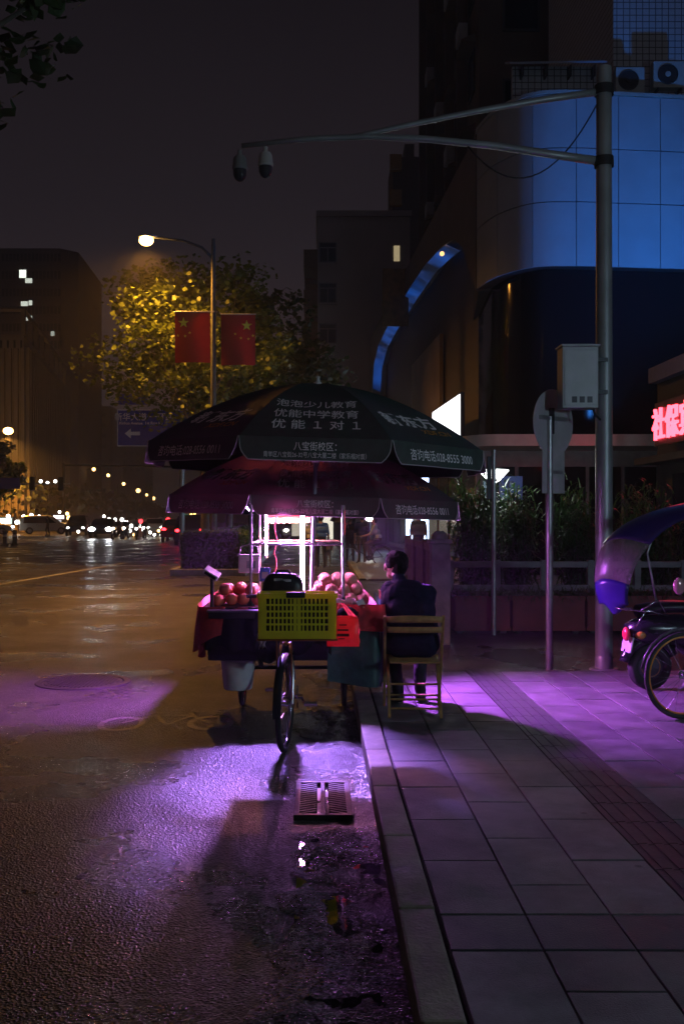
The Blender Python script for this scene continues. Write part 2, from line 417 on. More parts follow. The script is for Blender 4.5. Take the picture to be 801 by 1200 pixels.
# drain grate
GX0, GX1, GY0, GY1 = -0.135, 0.185, 5.38, 6.08
dg_ = empty('drain_grate', ((GX0+GX1)/2, (GY0+GY1)/2, 0.022), 'rusty iron storm drain grate with slanted slots beside the kerb', 'drain')
hx, hy = (GX1-GX0)/2, (GY1-GY0)/2
M_IRON = mat('rusty_iron', (.018, .014, .015), .6, .0, spec=.25, var=.35, scale=20, bump=.5)
f = MB(); f.box(-hx, hx, hy-.035, hy, -.02, .014); f.box(-hx, hx, -hy, -hy+.035, -.02, .014); f.box(-hx, -hx+.03, -hy+.0351, hy-.0351, -.02, .0135); f.box(hx-.03, hx, -hy+.0351, hy-.0351, -.02, .0135); f.box(-.012, .012, -hy+.0352, hy-.0352, -.02, .0125)
f.build('frame', M_IRON, dg_, bevel=.003)
f = MB(); f.box(-hx+.01, hx-.01, -hy+.01, hy-.01, -.03, -.012); f.build('pit', mat('pit_dark', (.006, .006, .006), .3, var=0), dg_)
bar = MB(); Mx = Matrix.Rotation(R(28), 4, 'Z'); bar.box(-.0585, .0585, -.008, .008, -.012, .011, Mx); bm1 = bar.mesh('bar', M_IRON)
bar = MB(); Mx = Matrix.Rotation(R(-28), 4, 'Z'); bar.box(-.0585, .0585, -.008, .008, -.012, .011, Mx); bm2 = bar.mesh('bar', M_IRON)
for i in range(14):
    yy = -hy+.065+i*.044
    obj('bar', bm1, dg_, (-hx/2-.008, yy, 0)); obj('bar', bm2, dg_, (hx/2+.008, yy, 0))

# ================================================================== STALL UMBRELLAS
M_CANOPY = mat('green_umbrella_fabric', (0.020, 0.055, 0.040), 0.6, var=0.2, scale=14, bump=0.25, bscale=300)
tn = M_CANOPY.node_tree; tb = N(tn, 'ShaderNodeBsdfTranslucent'); tb.inputs[0].default_value = (.16, .07, .07, 1); tmx = N(tn, 'ShaderNodeMixShader'); tmx.inputs[0].default_value = .03
tn.links.new(tn.nodes['Principled BSDF'].outputs[0], tmx.inputs[1]); tn.links.new(tb.outputs[0], tmx.inputs[2]); tn.links.new(tmx.outputs[0], tn.nodes['Material Output'].inputs[0])
M_LETW = mat('white_print', (0.84, 0.85, 0.84), 0.6, var=0.1, scale=30)
M_LETO = mat('orange_print', (0.62, 0.30, 0.03), 0.6, var=0.1, scale=30)
M_TRIM = mat('pale_trim', (0.45, 0.47, 0.45), 0.6, var=0.1)
def market_umbrella(loc, rot, label, pole_bottom, texts, Ru=1.4, rise=0.55, drop=0.165):
    root = empty('market_umbrella', loc, label, 'umbrella'); root.rotation_euler = rot   # origin at canopy apex
    half = math.pi/8
    def rib(a, t):
        zz = -rise*(t**1.8)
        return Vector((Ru*t*math.cos(a), Ru*t*math.sin(a), zz))
    def surf(a, u, t):        # u -1..1 across, t 0 apex..1 rim
        p = rib(a-half, t).lerp(rib(a+half, t), (u+1)/2)
        sag = 0.022*math.sin(math.pi*t)*(1-u*u)
        p.z -= sag
        return p
    def val(a, u, s_):        # valance, s 0 top..1 bottom
        p = surf(a, u, 1.0); d_ = Vector((math.cos(a), math.sin(a), 0))
        wob = 0.012*math.sin(u*7+a*3)*s_
        return p+d_*(0.012+0.035*s_+wob)+Vector((0, 0, -drop*s_))
    slope = math.hypot(Ru*math.cos(half), rise)
    for k in range(8):
        a = -math.pi/2+k*math.pi/4
        p = MB(); p.grid(lambda u, v: surf(a, 2*u-1, 0.02+0.98*v), 10, 14)
        pan = p.build('canopy_panel', M_CANOPY, root, smooth=True)
        # valance with rounded lower corners
        v_ = MB(); vs = []; nu, nv = 24, 6
        for j in range(nv+1):
            for i in range(nu+1):
                u = -1+2*i/nu; s_ = j/nv
                wmax = 1-0.10*(max(0, (s_-0.35)/0.65)**2.2) - 0.03*s_
                vs.append(val(a, u*wmax, s_))
        v_.add(vs, [(j*(nu+1)+i, j*(nu+1)+i+1, (j+1)*(nu+1)+i+1, (j+1)*(nu+1)+i) for j in range(nv) for i in range(nu)])
        v_.build('valance', M_CANOPY, pan, smooth=True)
        ed = [vs[j*(nu+1)] for j in range(nv+1)]+[vs[nv*(nu+1)+i] for i in range(1, nu+1)]+[vs[j*(nu+1)+nu] for j in range(nv-1, -1, -1)]
        MB().tube(ed, 0.0035, 5).build('trim_tape', M_TRIM, pan, smooth=True)
        spec = texts.get(k)
        if not spec: continue
        d_ = Vector((math.cos(a), math.sin(a), 0)); nrm = (d_*rise+Vector((0, 0, Ru))).normalized()
        def on_panel(v):
            t = 1-v.y/slope; hw = Ru*t*math.sin(half)
            return surf(a, v.x/hw, t)+nrm*0.004
        hwr = Ru*math.sin(half)
        def on_val(v):
            s_ = -v.y/drop
            return val(a, v.x/hwr, s_)+d_*0.004
        for where, body, x_, y_, size, width, bold, shear, mm in spec:
            vs_, fs_ = text_mesh(body, size, bold, shear)
            if not vs_: continue
            k_ = width/(max(q.x for q in vs_)-min(q.x for q in vs_))
            pts = [Vector((q.x*k_+x_, q.y+y_, 0)) for q in vs_]
            L = MB(); L.add([(on_panel if where == 'p' else on_val)(q) for q in pts], fs_)
            L.build('lettering', mm, pan, fix=False)
        
    for k in range(8):
        a = -math.pi/2+half+k*math.pi/4
        MB().tube([rib(a, t)+Vector((0, 0, -0.012)) for t in (0.03, .2, .4, .6, .8, 1.0)], 0.006, 6).build('rib', M_STEEL, root, smooth=True)
        MB().tube([rib(a, .5)+Vector((0, 0, -0.018)), Vector((0.03*math.cos(a), 0.03*math.sin(a), -0.62))], 0.005, 6).build('strut', M_STEEL, root, smooth=True)
    MB().tube([(0, 0, -pole_bottom), (0, 0, 0.01)], 0.0185, 14).build('pole', mat('pole_paint', (.30, .30, .36), .35, .5, var=.1), root, smooth=SM)
    MB().lathe([(.024, -.66), (.034, -.65), (.034, -.59), (.024, -.58)], n=14).build('runner', M_STEEL, root, smooth=SM)
    MB().lathe([(.03, -.01), (.034, .01), (.018, .02), (.012, .045), (.018, .06), (0, .072)], n=12).build('finial', M_WHITE, root, smooth=SM)
    return root
def brand(tel):
    return [('p', '新东方', -.02, .315, .20, .60, .030, .12, M_LETW), ('p', 'XDF.CN', .15, .165, .085, .34, .012, .1, M_LETO),
            ('v', tel, 0, -.088, .088, .72, .003, 0, M_LETW)]
school = [('p', '泡泡少儿教育', 0, .50, .135, .60, .008, 0, M_LETW), ('p', '优能中学教育', 0, .325, .135, .62, .008, 0, M_LETW),
          ('p', '优 能 １ 对 １', 0, .165, .135, .64, .010, 0, M_LETW),
          ('v', '八宝街校区：', 0.0, -.062, .068, .30, .004, 0, M_LETW), ('v', '青羊区八宝街26-32号八宝大厦二楼（家乐福对面）', 0, -.125, .044, .72, .001, 0, M_LETW)]
U1 = market_umbrella((-0.005, 8.3, 2.752), (0, R(1.7), R(0)), 'dark green market umbrella raised higher, standing over the front of the fruit cart', 1.85,
    {0: school, 1: brand('咨询电话:028-8555 3000'), 7: brand('咨询电话:028-8556 0011')})
U2 = market_umbrella((-0.035, 9.55, 2.365), (0, R(1.6), R(1)), 'dark green market umbrella set lower and farther back over the fruit cart', 1.5,
    {0: school, 1: brand('咨询电话:028-8556 0011'), 7: brand('咨询电话:028-8555 3000')})

# ================================================================== FRUIT TRICYCLE
trike = empty('cargo_tricycle', (-0.2, 7.9, 0), 'dark pedal tricycle carrying the fruit display under the green umbrellas', 'tricycle')
def P(o): o.location = o.location; return o
def part(mb, name, m, parent, **k):
    o = mb.build(name, m, parent, **k); o.matrix_parent_inverse = Matrix.Translation(-parent_loc(parent)); return o
def parent_loc(p):
    v = Vector(p.location)
    while p.parent: p = p.parent; v = v+Vector(p.location)
    return v
M_FRAME = mat('tricycle_frame', (.03, .035, .05), .35, .5, var=.2)
M_CHROME = mat('chrome', (.6, .6, .62), .18, 1.0, var=.1)
def wheel(root, c, r, axis_rot=0, spokes=28, rim_mat=None, tyre=.021, name='wheel'):
    e_ = bpy.data.objects.new(name, None)
    hub = MB(); hub.tube([(-.045, 0, 0), (.045, 0, 0)], .018, 10); hub.tube([(-.03, 0, 0), (-.025, 0, 0)], .032, 10); hub.tube([(.025, 0, 0), (.03, 0, 0)], .032, 10)
    w_ = hub.build(name, M_CHROME, root, smooth=SM)
    MB().torus((0, 0, 0), r-tyre, tyre, 'x', 44, 8).build('tyre', M_RUB, w_, smooth=True)
    MB().torus((0, 0, 0), r-2*tyre-.004, .009, 'x', 44, 6).build('rim', rim_mat or M_CHROME, w_, smooth=True)
    sp = MB()
    for k in range(spokes):
        a = 2*math.pi*k/spokes; sd_ = 1 if k % 2 else -1; a2 = a+(.5 if (k//2) % 2 else -.5)
        sp.tube([(sd_*.028, .03*math.cos(a2), .03*math.sin(a2)), (0, (r-2*tyre)*math.cos(a), (r-2*tyre)*math.sin(a))], .0016, 4, cap=False)
    sp.build('spokes', M_CHROME, w_, kind='stuff')
    w_.location = c; w_.rotation_euler = (0, 0, axis_rot)
    return w_
def local(root, p): return Vector(p)-parent_loc(root)
FW = (-0.235, 6.98)
wheel(trike, local(trike, (FW[0], FW[1], .335)), .335, R(-7))
fd = MB()
def fender(u, v):
    a = R(20)+R(165)*u; rr = .36; t = (v-.5)*.055
    p = Vector((t, rr*math.cos(a)*1.0, rr*math.sin(a)-.012*(2*v-1)**2))
    return p
fd.grid(fender, 24, 4); fo = fd.build('mudguard', M_FRAME, trike, smooth=True); fo.location = local(trike, (FW[0], FW[1], .335)); fo.rotation_euler = (0, 0, R(-7))
fk_ = MB()
for s_ in (-1, 1): fk_.tube([(FW[0]+s_*.05, FW[1], .335), (FW[0]+s_*.055, FW[1]+.05, .55), (FW[0]+s_*.03, FW[1]+.14, .74)], .012, 8)
fk_.tube([(FW[0]-.04, FW[1]+.14, .735), (FW[0]+.04, FW[1]+.14, .735)], .016, 8); fk_.tube([(FW[0], FW[1]+.14, .72), (FW[0], FW[1]+.20, 1.0)], .02, 10)
part(fk_, 'front_fork', M_CHROME, trike, smooth=SM)
hb = MB(); hb.tube([(FW[0]-.29, 7.34, 1.06), (FW[0]-.2, 7.24, 1.07), (FW[0], 7.18, 1.02), (FW[0]+.2, 7.24, 1.07), (FW[0]+.29, 7.34, 1.06)], .012, 8)
part(hb, 'handlebar', M_CHROME, trike, smooth=SM)
fr = MB(); fr.tube([(FW[0], 7.15, .78), (-.22, 7.95, .55)], .022, 10); fr.tube([(FW[0], 7.16, .86), (-.22, 7.7, .62), (-.22, 8.0, .58)], .016, 8)
fr.tube([(-.22, 7.62, .27), (-.22, 7.95, .55)], .018, 8); fr.tube([(FW[0], 7.14, .74), (-.22, 7.62, .27)], .02, 8)
for xx in (-.6, -.2, .2): fr.box(xx-.02, xx+.02, 7.95, 9.5, .50, .545)
fr.box(-.88, .44, 7.95, 8.0, .498, .548); fr.box(-.88, .44, 9.45, 9.5, .497, .547)
part(fr, 'frame', M_FRAME, trike, smooth=SM)
ck = MB(); ck.tube([(-.27, 7.62, .27), (-.12, 7.62, .27)], .016, 8); ck.tube([(-.13, 7.62, .27), (-.115, 7.56, .24)], .009, 6); ck.lathe([(.02, -.004), (.085, -.004), (.09, 0), (.085, .004), (.02, .004)], (-.16, 7.62, .27), 24, Matrix.Rotation(R(90), 4, 'Y'))
part(ck, 'crankset', M_CHROME, trike, smooth=SM)
for (xx, yy, zz) in ((-.06, 7.56, .225), (-.36, 7.68, .315)):
    pd = MB(); pd.cbox((xx, yy, zz), (.10, .07, .02)); part(pd, 'pedal', mat('pedal_metal', (.5, .45, .5), .3, .8), trike, bevel=.005)
for xx in (-.66, .22): wheel(trike, local(trike, (xx, 8.7, .33)), .33)
ax = MB(); ax.tube([(-.66, 8.7, .33), (.22, 8.7, .33)], .016, 8)
for xx in (-.5, .1): ax.box(xx-.02, xx+.02, 8.68, 8.72, .34, .5)
part(ax, 'rear_axle', M_DSTEEL, trike, smooth=SM)
# cargo bed box
b_ = MB(); b_.box(-.88, .44, 7.92, 9.52, .549, .585); b_.box(-.90, -.87, 7.90, 9.54, .586, .90); b_.box(.43, .46, 7.90, 9.54, .586, .90); b_.box(-.869, .429, 7.90, 7.93, .586, .90); b_.box(-.869, .429, 9.51, 9.54, .586, .90)
part(b_, 'cargo_box', mat('cargo_box_paint', (.01, .014, .016), .6, .1, var=.3), trike)
b_ = MB(); b_.box(-.93, .48, 7.86, 9.58, .901, .925)
part(b_, 'display_board', mat('display_board', (.25, .10, .08), .6, var=.3), trike, bevel=.006)
# draped red cloth round the display (left and front edges), dark teal tarpaulin right
def cloth(path, ztop, zbots, name, m, parent, fold=.03, nf=9.0, seed=0.0, out=(0, 0)):
    # path polyline in plan, hangs from ztop to zbot(u)
    pts = [Vector((*p, 0)) for p in path]
    L = [0]
    for a, b in zip(pts[:-1], pts[1:]): L.append(L[-1]+(b-a).length)
    def at(u):
        d_ = u*L[-1]
        for i in range(len(pts)-1):
            if d_ <= L[i+1]+1e-9:
                k = (d_-L[i])/(L[i+1]-L[i]); q = pts[i].lerp(pts[i+1], k); t = (pts[i+1]-pts[i]).normalized(); return q, Vector((t.y, -t.x, 0))
    def fn(u, v):
        q, nn = at(u)
        zb = zbots(u)
        amp = fold*v*(0.6+0.5*noise.noise((u*5, seed, 0)))
        off = amp*(math.sin(u*nf*2*math.pi+seed)+.6*noise.noise((u*14, v*2, seed)))+.02*v
        return Vector((q.x, q.y, ztop+(zb-ztop)*v))+nn*(off+.012)
    mb = MB(); mb.grid(fn, 70, 16)
    return part(mb, name, m, parent, smooth=True)
M_REDC = mat('red_cloth', (.42, .025, .03), .7, var=.25, scale=20, bump=.3, bscale=80, sheen=.2, translucent=.1)
M_TEAL = mat('teal_tarpaulin', (.015, .075, .070), .45, var=.3, scale=12, bump=.4, bscale=40)
cloth([(-.95, 9.6), (-.99, 8.9), (-.97, 8.1), (-.93, 7.86), (-.55, 7.84)], .935, lambda u: .56-.10*math.sin(u*5)-.06*math.sin(u*19)+(.22 if u > .9 else 0), 'side_cloth', M_REDC, trike, .04, 7, 1.0)
cloth([(-.86, 7.86), (-.5, 7.835), (-.1, 7.83), (.1, 7.83)], .935, lambda u: .57+.05*math.sin(u*9)+.03*math.sin(u*23), 'front_cloth', mat('black_cloth', (.010, .008, .010), .9, spec=.1, bump=.4, bscale=30), trike, .05, 5, 2.0)
cloth([(.07, 7.83), (.46, 7.82), (.52, 8.2), (.52, 9.5)], .93, lambda u: .36+.0*u-.06*math.sin(u*6)+.10*max(0, u-.12), 'side_tarpaulin', M_TEAL, trike, .03, 5, 3.0)
cloth([(.10, 7.80), (.50, 7.79), (.56, 8.2), (.56, 9.5)], .96, lambda u: .80-.05*math.sin(u*9), 'red_edging', M_REDC, trike, .02, 6, 5.0)
# steel stand on the cart: posts and rails
for (xx, yy, z1) in ((-.545, 8.05, 1.74), (.20, 8.05, 1.74), (-.545, 9.3, 1.9), (.22, 9.3, 1.9)):
    part(MB().tube([(xx, yy, .92), (xx, yy, z1)], .0125, 10), 'stand_post', M_STEEL, trike, smooth=SM)
rl = MB(); rl.tube([(-.545, 8.05, 1.425), (.20, 8.05, 1.425)], .0105, 8); part(rl, 'stand_rail', M_STEEL, trike, smooth=SM)
rl = MB(); rl.tube([(-.545, 9.3, 1.42), (.22, 9.3, 1.42)], .0105, 8); part(rl, 'stand_rail', M_STEEL, trike, smooth=SM)
rl = MB(); rl.tube([(-.545, 8.05, 1.425), (-.545, 9.3, 1.42)], .0105, 8); part(rl, 'stand_rail', M_STEEL, trike, smooth=SM)
for xx, yy in ((-.545, 8.05), (.20, 8.05)):
    part(MB().lathe([(.0, 0), (.03, 0), (.032, .03), (.02, .06), (.014, .07)], (xx, yy, .926), 12), 'post_clamp', M_BLACK, trike, smooth=SM)

# LED tube lamps (they light the stall)
TUBE = (0.58, 0.12, 1.0)
M_TUBE = glow('led_tube_light', (.80, .26, 1.0), 380)
M_TUBE2 = glow('led_tube_pink', (1.0, 0.22, 0.62), 45)
M_TUBEC = glow('led_strip_main', TUBE, 2300)
def tube_lamp(p0, p1, r, m, label, face=(0, -1, 0), group=None):
    # half-round diffuser facing one way in an opaque aluminium channel
    o = empty('tube_lamp', p0, label, 'lamp', group)
    p0 = Vector(p0); p1 = Vector(p1); ax = (p1-p0).normalized(); f_ = Vector(face).normalized(); sd = ax.cross(f_)
    mb = MB(); vs = []; n = 8
    for q in (p0, p1):
        for k in range(n+1):
            a_ = math.pi*k/n; vs.append(q+sd*r*math.cos(a_)+f_*r*math.sin(a_))
    mb.add(vs, [(k, k+1, n+2+k, n+1+k) for k in range(n)]+[(n, 0, n+1, 2*n+1)])
    part(mb, 'diffuser', m, o, fix=True)
    mb = MB(); e0 = p0-ax*.01; e1 = p1+ax*.01; w_ = r*1.15
    vs = [q+sd*w_*sx-f_*dz for q in (e0, e1) for sx, dz in ((-1, .001), (1, .001), (1, .018), (-1, .018))]
    mb.add(vs, [(0, 1, 5, 4), (1, 2, 6, 5), (2, 3, 7, 6), (3, 0, 4, 7), (3, 2, 1, 0), (4, 5, 6, 7)]); part(mb, 'channel', M_STEEL, o)
    for q, s_ in ((p0, -1), (p1, 1)):
        part(MB().tube([q+ax*s_*.011, q+ax*s_*.03], r*1.15, 10), 'end_cap', M_WHITE, o, smooth=SM)
    return o
tube_lamp((-.135, 8.30, 1.04), (-.135, 8.30, 1.66), .015, M_TUBE, 'bright upright strip lamp beside the umbrella pole in the fruit stall', (0, -1, 0))
tube_lamp((-.475, 9.05, 1.30), (-.475, 9.05, 1.70), .011, M_TUBE, 'thin upright strip lamp behind the hanging white box', (-.5, -.85, 0))
tube_lamp((.225, 9.22, 1.26), (.225, 9.22, 1.66), .010, M_TUBE, 'upright strip lamp near the rear post of the stall on the pavement side', (.3, -.95, 0))
tube_lamp((.205, 8.10, 1.50), (.205, 8.10, 1.70), .009, glow('red_tube', (1, .03, .06), 6), 'short red strip lamp on the front post of the stall', (0, -1, 0))
def stall_flood(p, aim, cone, power, label, blend=.85, tint=TUBE):
    o = empty('stall_floodlight', p, label, 'floodlight'); q = (Vector(aim)-Vector(p)).to_track_quat('-Z', 'Y'); M3 = q.to_matrix().to_4x4()
    MB().box(-.07, .07, -.035, .035, .004, .035, M3).build('housing', M_DSTEEL, o, bevel=.004)
    MB().box(-.06, .06, -.028, .028, -.002, .0035, M3).build('lens', M_TUBE, o)
    MB().tube([(0, 0, .03), (0, 0, .12)], .006, 6).build('bracket', M_DSTEEL, o)
    ld = bpy.data.lights.new('stall_flood_light', 'SPOT'); ld.energy = power; ld.color = tint; ld.spot_size = R(cone); ld.spot_blend = blend; ld.shadow_soft_size = .05
    lo = bpy.data.objects.new('stall_flood_light', ld); col.objects.link(lo); lo.parent = o; lo.rotation_euler = q.to_euler(); lo.location = (Vector(aim)-Vector(p)).normalized()*.03
stall_flood((-.30, 8.34, 1.71), (-.17, 6.45, 0), 48, 1500, 'small floodlight under the lower umbrella aimed past the front wheel', tint=(.42, .20, 1.0))
stall_flood((-.62, 8.90, 1.71), (-2.35, 8.95, 0), 74, 1300, 'small floodlight under the lower umbrella aimed at the road')
stall_flood((.36, 8.80, 1.71), (1.75, 8.25, .12), 88, 1250, 'small floodlight under the lower umbrella aimed at the pavement')
# red scalloped shade with a lamp inside
sh = empty('lamp_shade', (-.28, 9.0, 1.655), 'red scalloped lamp shade with glowing lace fringe over the fruit', 'lamp')
lm = MB(); lm.grid(lambda u, v: Vector((.20*math.cos(2*math.pi*u)*(0.55+.45*v), .20*math.sin(2*math.pi*u)*(0.55+.45*v), .12*(1-v)-.02)), 40, 5)
lm.build('shade', mat('red_shade', (.55, .03, .03), .6, translucent=.4), sh, smooth=True)
lm = MB(); lm.grid(lambda u, v: Vector((.202*math.cos(2*math.pi*u), .202*math.sin(2*math.pi*u), -.02-(.035+.012*abs(math.sin(u*24*math.pi)))*v)), 120, 2)
lm.build('fringe', mat('lace_fringe', (.85, .55, .55), .7, translucent=.5), sh, smooth=True)
lm = MB(); lm.ball((0, 0, 0.01), .035); lm.build('bulb', glow('pink_bulb', (1.0, .28, .25), 2600), sh, smooth=True)
MB().tube([(0, 0, .1), (0, 0, .4)], .004, 6).build('cord', M_BLACK, sh)
# cable, white box, payment card
cb = MB(); cb.tube([(-.36+.012*math.sin(i*1.9), 8.35+.01*math.cos(i*2.3), 1.70-i*.06) for i in range(10)], .008, 6)
cb.build('power_cable', mat('cable_brown', (.25, .06, .03), .5), smooth=True, label='brown twisted power cable hanging under the lower umbrella', cat='cable')
wb = empty('plastic_box', (-.57, 8.2, 1.27), 'white translucent plastic box hung on the stall rail', 'box')
MB().box(-.085, .085, -.05, .05, -.085, .05).build('body', mat('milky_plastic', (.75, .70, .72), .4, translucent=.3, var=.1), wb, bevel=.012)
MB().box(-.092, .092, -.056, .056, .05, .066).build('lid', M_WHITE, wb, bevel=.005)
MB().tube([(-.08, 0, .06), (-.07, 0, .13), (0, 0, .15), (.07, 0, .13), (.08, 0, .06)], .004, 6).build('handle', M_STEEL, wb)
MB().cbox((.02, -.052, -.015), (.075, .004, .06)).build('sticker', mat('grey_sticker', (.3, .3, .34), .5, var=.3, scale=60), wb)
pc = empty('payment_card', (-.435, 8.12, 1.175), 'small blue framed card hung by the fruit', 'card')
MB().box(-.045, .045, -.006, .006, -.055, .055).build('board', mat('blue_card', (.04, .12, .45), .4, var=.1), pc, bevel=.003)
MB().box(-.026, .026, -.0085, -.0062, -.032, .022).build('panel', mat('pale_card', (.45, .42, .48), .5, var=.2), pc)
MB().tube([(0, 0, .055), (0.0, 0, .25)], .002, 4).build('string', M_BLACK, pc)

# fruit
M_PEACH = mat('peach_skin', (.80, .17, .10), .45, var=.35, scale=9, bump=.1)
M_NET = mat('foam_net', (.85, .42, .28), .7, var=.15, scale=30, bump=.8, bscale=60, translucent=.15)
def fruit_mesh(name, r, m, seed):
    f = MB()
    f.ball((0, 0, 0), r, 16, 10)
    vs = []
    for v in f.v:
        p = Vector(v); h_ = p.z/r; ang = math.hypot(p.x, p.y)/r
        dz = -r*.22*math.exp(-(ang/.28)**2) if h_ > 0 else r*.05*math.exp(-(ang/.3)**2)
        crease = 1-.05*math.exp(-(p.y/r/.12)**2)*(1 if p.x > 0 else 0)
        vs.append(tuple(Vector((p.x*crease, p.y*crease, p.z*.94+dz))*(1+.04*noise.noise(p*12+Vector((seed, 0, 0))))))
    f.v = vs
    return f.mesh(name, m, smooth=True)
pm = [fruit_mesh('peach', .052, M_PEACH, i) for i in range(3)]
nm = [fruit_mesh('netted_fruit', .053, M_NET, i+9) for i in range(3)]
def pile(x0, x1, y0, y1, layers, meshes, name, label, cat, group, step, zb):
    for L in range(layers):
        ny = max(1, int((y1-y0)/step)-L); nx = max(1, int((x1-x0)/step)-L)
        for i in range(nx):
            for j in range(ny):
                if L and random.random() < .12: continue
                o = obj(name, random.choice(meshes), None, ((x0+x1)/2+(i-(nx-1)/2)*step+random.uniform(-.008, .008), (y0+y1)/2+(j-(ny-1)/2)*step+random.uniform(-.008, .008), zb+.05+L*step*.72+random.uniform(-.006, .006)),
                        (random.uniform(-.9, .9), random.uniform(-.9, .9), random.uniform(0, 6)))
                put(o, label, cat, group)
pile(-.86, -.44, 7.95, 8.45, 2, pm, 'peach', 'round pink peach heaped on the side of the cart with the scale', 'fruit', 'peaches heaped on the cart', .105, .925)
pile(-.10, .42, 8.02, 8.70, 3, nm, 'netted_fruit', 'pale fruit in a foam net piled on the cart beside the seated man', 'fruit', 'netted fruit piled on the cart', .104, .925)
tr = empty('fruit_tray', (.12, 7.97, .927), 'shallow pink foam tray at the front of the netted fruit', 'tray')
t = MB(); t.box(-.17, .17, -.07, .07, 0, .008); t.box(-.17, .17, -.075, -.068, .004, .06); t.box(-.17, .17, .068, .075, .004, .06); t.box(-.175, -.168, -.075, .075, .004, .0605); t.box(.168, .175, -.075, .075, .004, .0605)
t.build('body', mat('pink_foam', (.8, .5, .55), .6), tr, bevel=.002)

# weighing scale: shelf, stem and tilted display
ws = empty('weighing_scale', (-.84, 7.86, .90), 'weighing scale with a tilted white display on a black stem', 'scale')
MB().box(-.03, .37, -.10, .12, 0, .018).build('platform', mat('scale_plate', (.25, .24, .27), .3, .8), ws, bevel=.004)
MB().box(-.02, .34, -.08, .10, -.05, -.001).build('base', M_BLACK, ws, bevel=.006)
MB().tube([(0, 0, .01), (0, 0, .27)], .014, 10).build('stem', M_BLACK, ws, smooth=SM)
dm = Matrix.Translation((.0, 0, .30)) @ Matrix.Rotation(R(32), 4, 'Y') @ Matrix.Rotation(R(20), 4, 'X')
ds = MB(); ds.box(-.065, .065, -.05, .05, -.022, .022, dm); dp = ds.build('display', M_WHITE, ws, bevel=.008)
MB().box(-.05, .05, -.054, -.0505, -.012, .012, dm).build('screen', M_BLACK, dp)
# white bucket hanging below the scale
bk = empty('bucket', (-.655, 8.12, .245), 'white plastic bucket hanging under the weighing scale', 'bucket')
MB().lathe([(0, .006), (.108, .006), (.112, 0), (.118, .012), (.145, .285), (.152, .287), (.152, .305), (.141, .307), (.138, .28), (.113, .02), (0, .02)], n=32).build('shell', mat('bucket_plastic', (.82, .83, .82), .5, var=.15, scale=8, translucent=.1), bk, smooth=SM)
MB().lathe([(.147, .235), (.153, .238), (.153, .246), (.147, .25)], n=32).build('collar_ring', M_WHITE, bk, smooth=SM)
MB().tube([(-.15, 0, .27), (-.12, -.0, .42), (0, -.0, .56), (.12, -.0, .42), (.15, 0, .27)], .004, 6).build('handle', M_STEEL, bk, smooth=True)
# yellow crate on the front wheel
BX0, BX1, BY0, BY1, BZ0, BZ1 = -.405, .115, 6.78, 7.02, .815, 1.125
yc = empty('yellow_crate', ((BX0+BX1)/2, (BY0+BY1)/2, BZ0), 'yellow slotted plastic crate strapped over the front wheel of the tricycle', 'crate')
M_YEL = mat('yellow_plastic', (.85, .78, .06), .45, var=.12, scale=10, translucent=.5)
hw, hd, hh = (BX1-BX0)/2, (BY1-BY0)/2, BZ1-BZ0
def slotted(mb, wdt, T):
    # wall panel in local x (wdt), z 0..hh, thickness along y 0..-.006, slight taper
    f_ = lambda x0, x1, z0, z1, th=.006: mb.box(x0, x1, -th, 0, z0, z1, T)
    f_(-wdt, wdt, 0, .055, .0065); f_(-wdt, wdt, hh-.035, hh, .016)
    for s_ in (-1, 1): f_(s_*wdt-(.05 if s_ > 0 else 0), s_*wdt+(.05 if s_ < 0 else 0), .0551, hh-.0351, .0064)
    z = .075
    rows = 5; rh = (hh-.035-.055)/rows
    for i in range(1, rows): f_(-wdt+.05, wdt-.05, .055+i*rh-.0065, .055+i*rh+.0065, .0063)
    n = int((2*wdt-.1)/.027)
    for i in range(1, n): 
        xx = -wdt+.05+i*(2*wdt-.1)/n; wv = .0062
        if abs(xx) < .02: wv = .012
        f_(xx-wv, xx+wv, .0552, hh-.0352, .0058)
for nm_, T, wd_ in (('front_wall', Matrix.Translation((0, -hd+.001, 0)), hw), ('back_wall', Matrix.Translation((0, hd, 0)), hw), ('side_wall', Matrix.Translation((-hw, 0, 0)) @ Matrix.Rotation(R(-90), 4, 'Z'), hd-.008), ('side_wall', Matrix.Translation((hw, 0, 0)) @ Matrix.Rotation(R(90), 4, 'Z'), hd-.008)):
    m_ = MB(); slotted(m_, wd_, T); m_.build(nm_, M_YEL, yc)
MB().box(-hw+.01, hw-.01, -hd+.008, hd-.008, .004, .012).build('bottom', M_YEL, yc)
lnr = MB(); lnr.grid(lambda u, v: Vector(((hw-.05)*max(-1, min(1, 1.35*math.cos(2*math.pi*u))), (hd-.055)*max(-1, min(1, 1.35*math.sin(2*math.pi*u))), .016+(hh-.05)*min(1, v*1.25)))*(1 if v < .9 else .6)+Vector((0, 0, 0 if v < .9 else .1))+Vector((.01, .01, .012))*noise.noise((u*9, v*7, 2)), 40, 14); lnr.build('bin_liner', mat('black_film', (.012, .012, .014), .35, bump=.5, bscale=30), yc, smooth=True)
MB().box(-.075, .055, -hd-.018, -hd+.03, hh-.03, hh+.008).build('clip', M_BLACK, yc, bevel=.006)
rk = MB(); rk.tube([(-.42, 6.8, .805), (.13, 6.8, .805)], .008, 6); rk.tube([(-.42, 7.0, .805), (.13, 7.0, .805)], .008, 6); rk.tube([(FW[0]-.03, 7.0, .8), (FW[0]-.03, 7.12, .74)], .01, 6); rk.tube([(FW[0]+.05, 6.8, .8), (FW[0]+.05, 6.98, .36)], .006, 6); rk.tube([(FW[0]-.05, 6.8, .8), (FW[0]-.05, 6.98, .36)], .006, 6)
part(rk, 'crate_rack', mat('orange_rack', (.35, .14, .04), .45, .5), trike, smooth=SM)
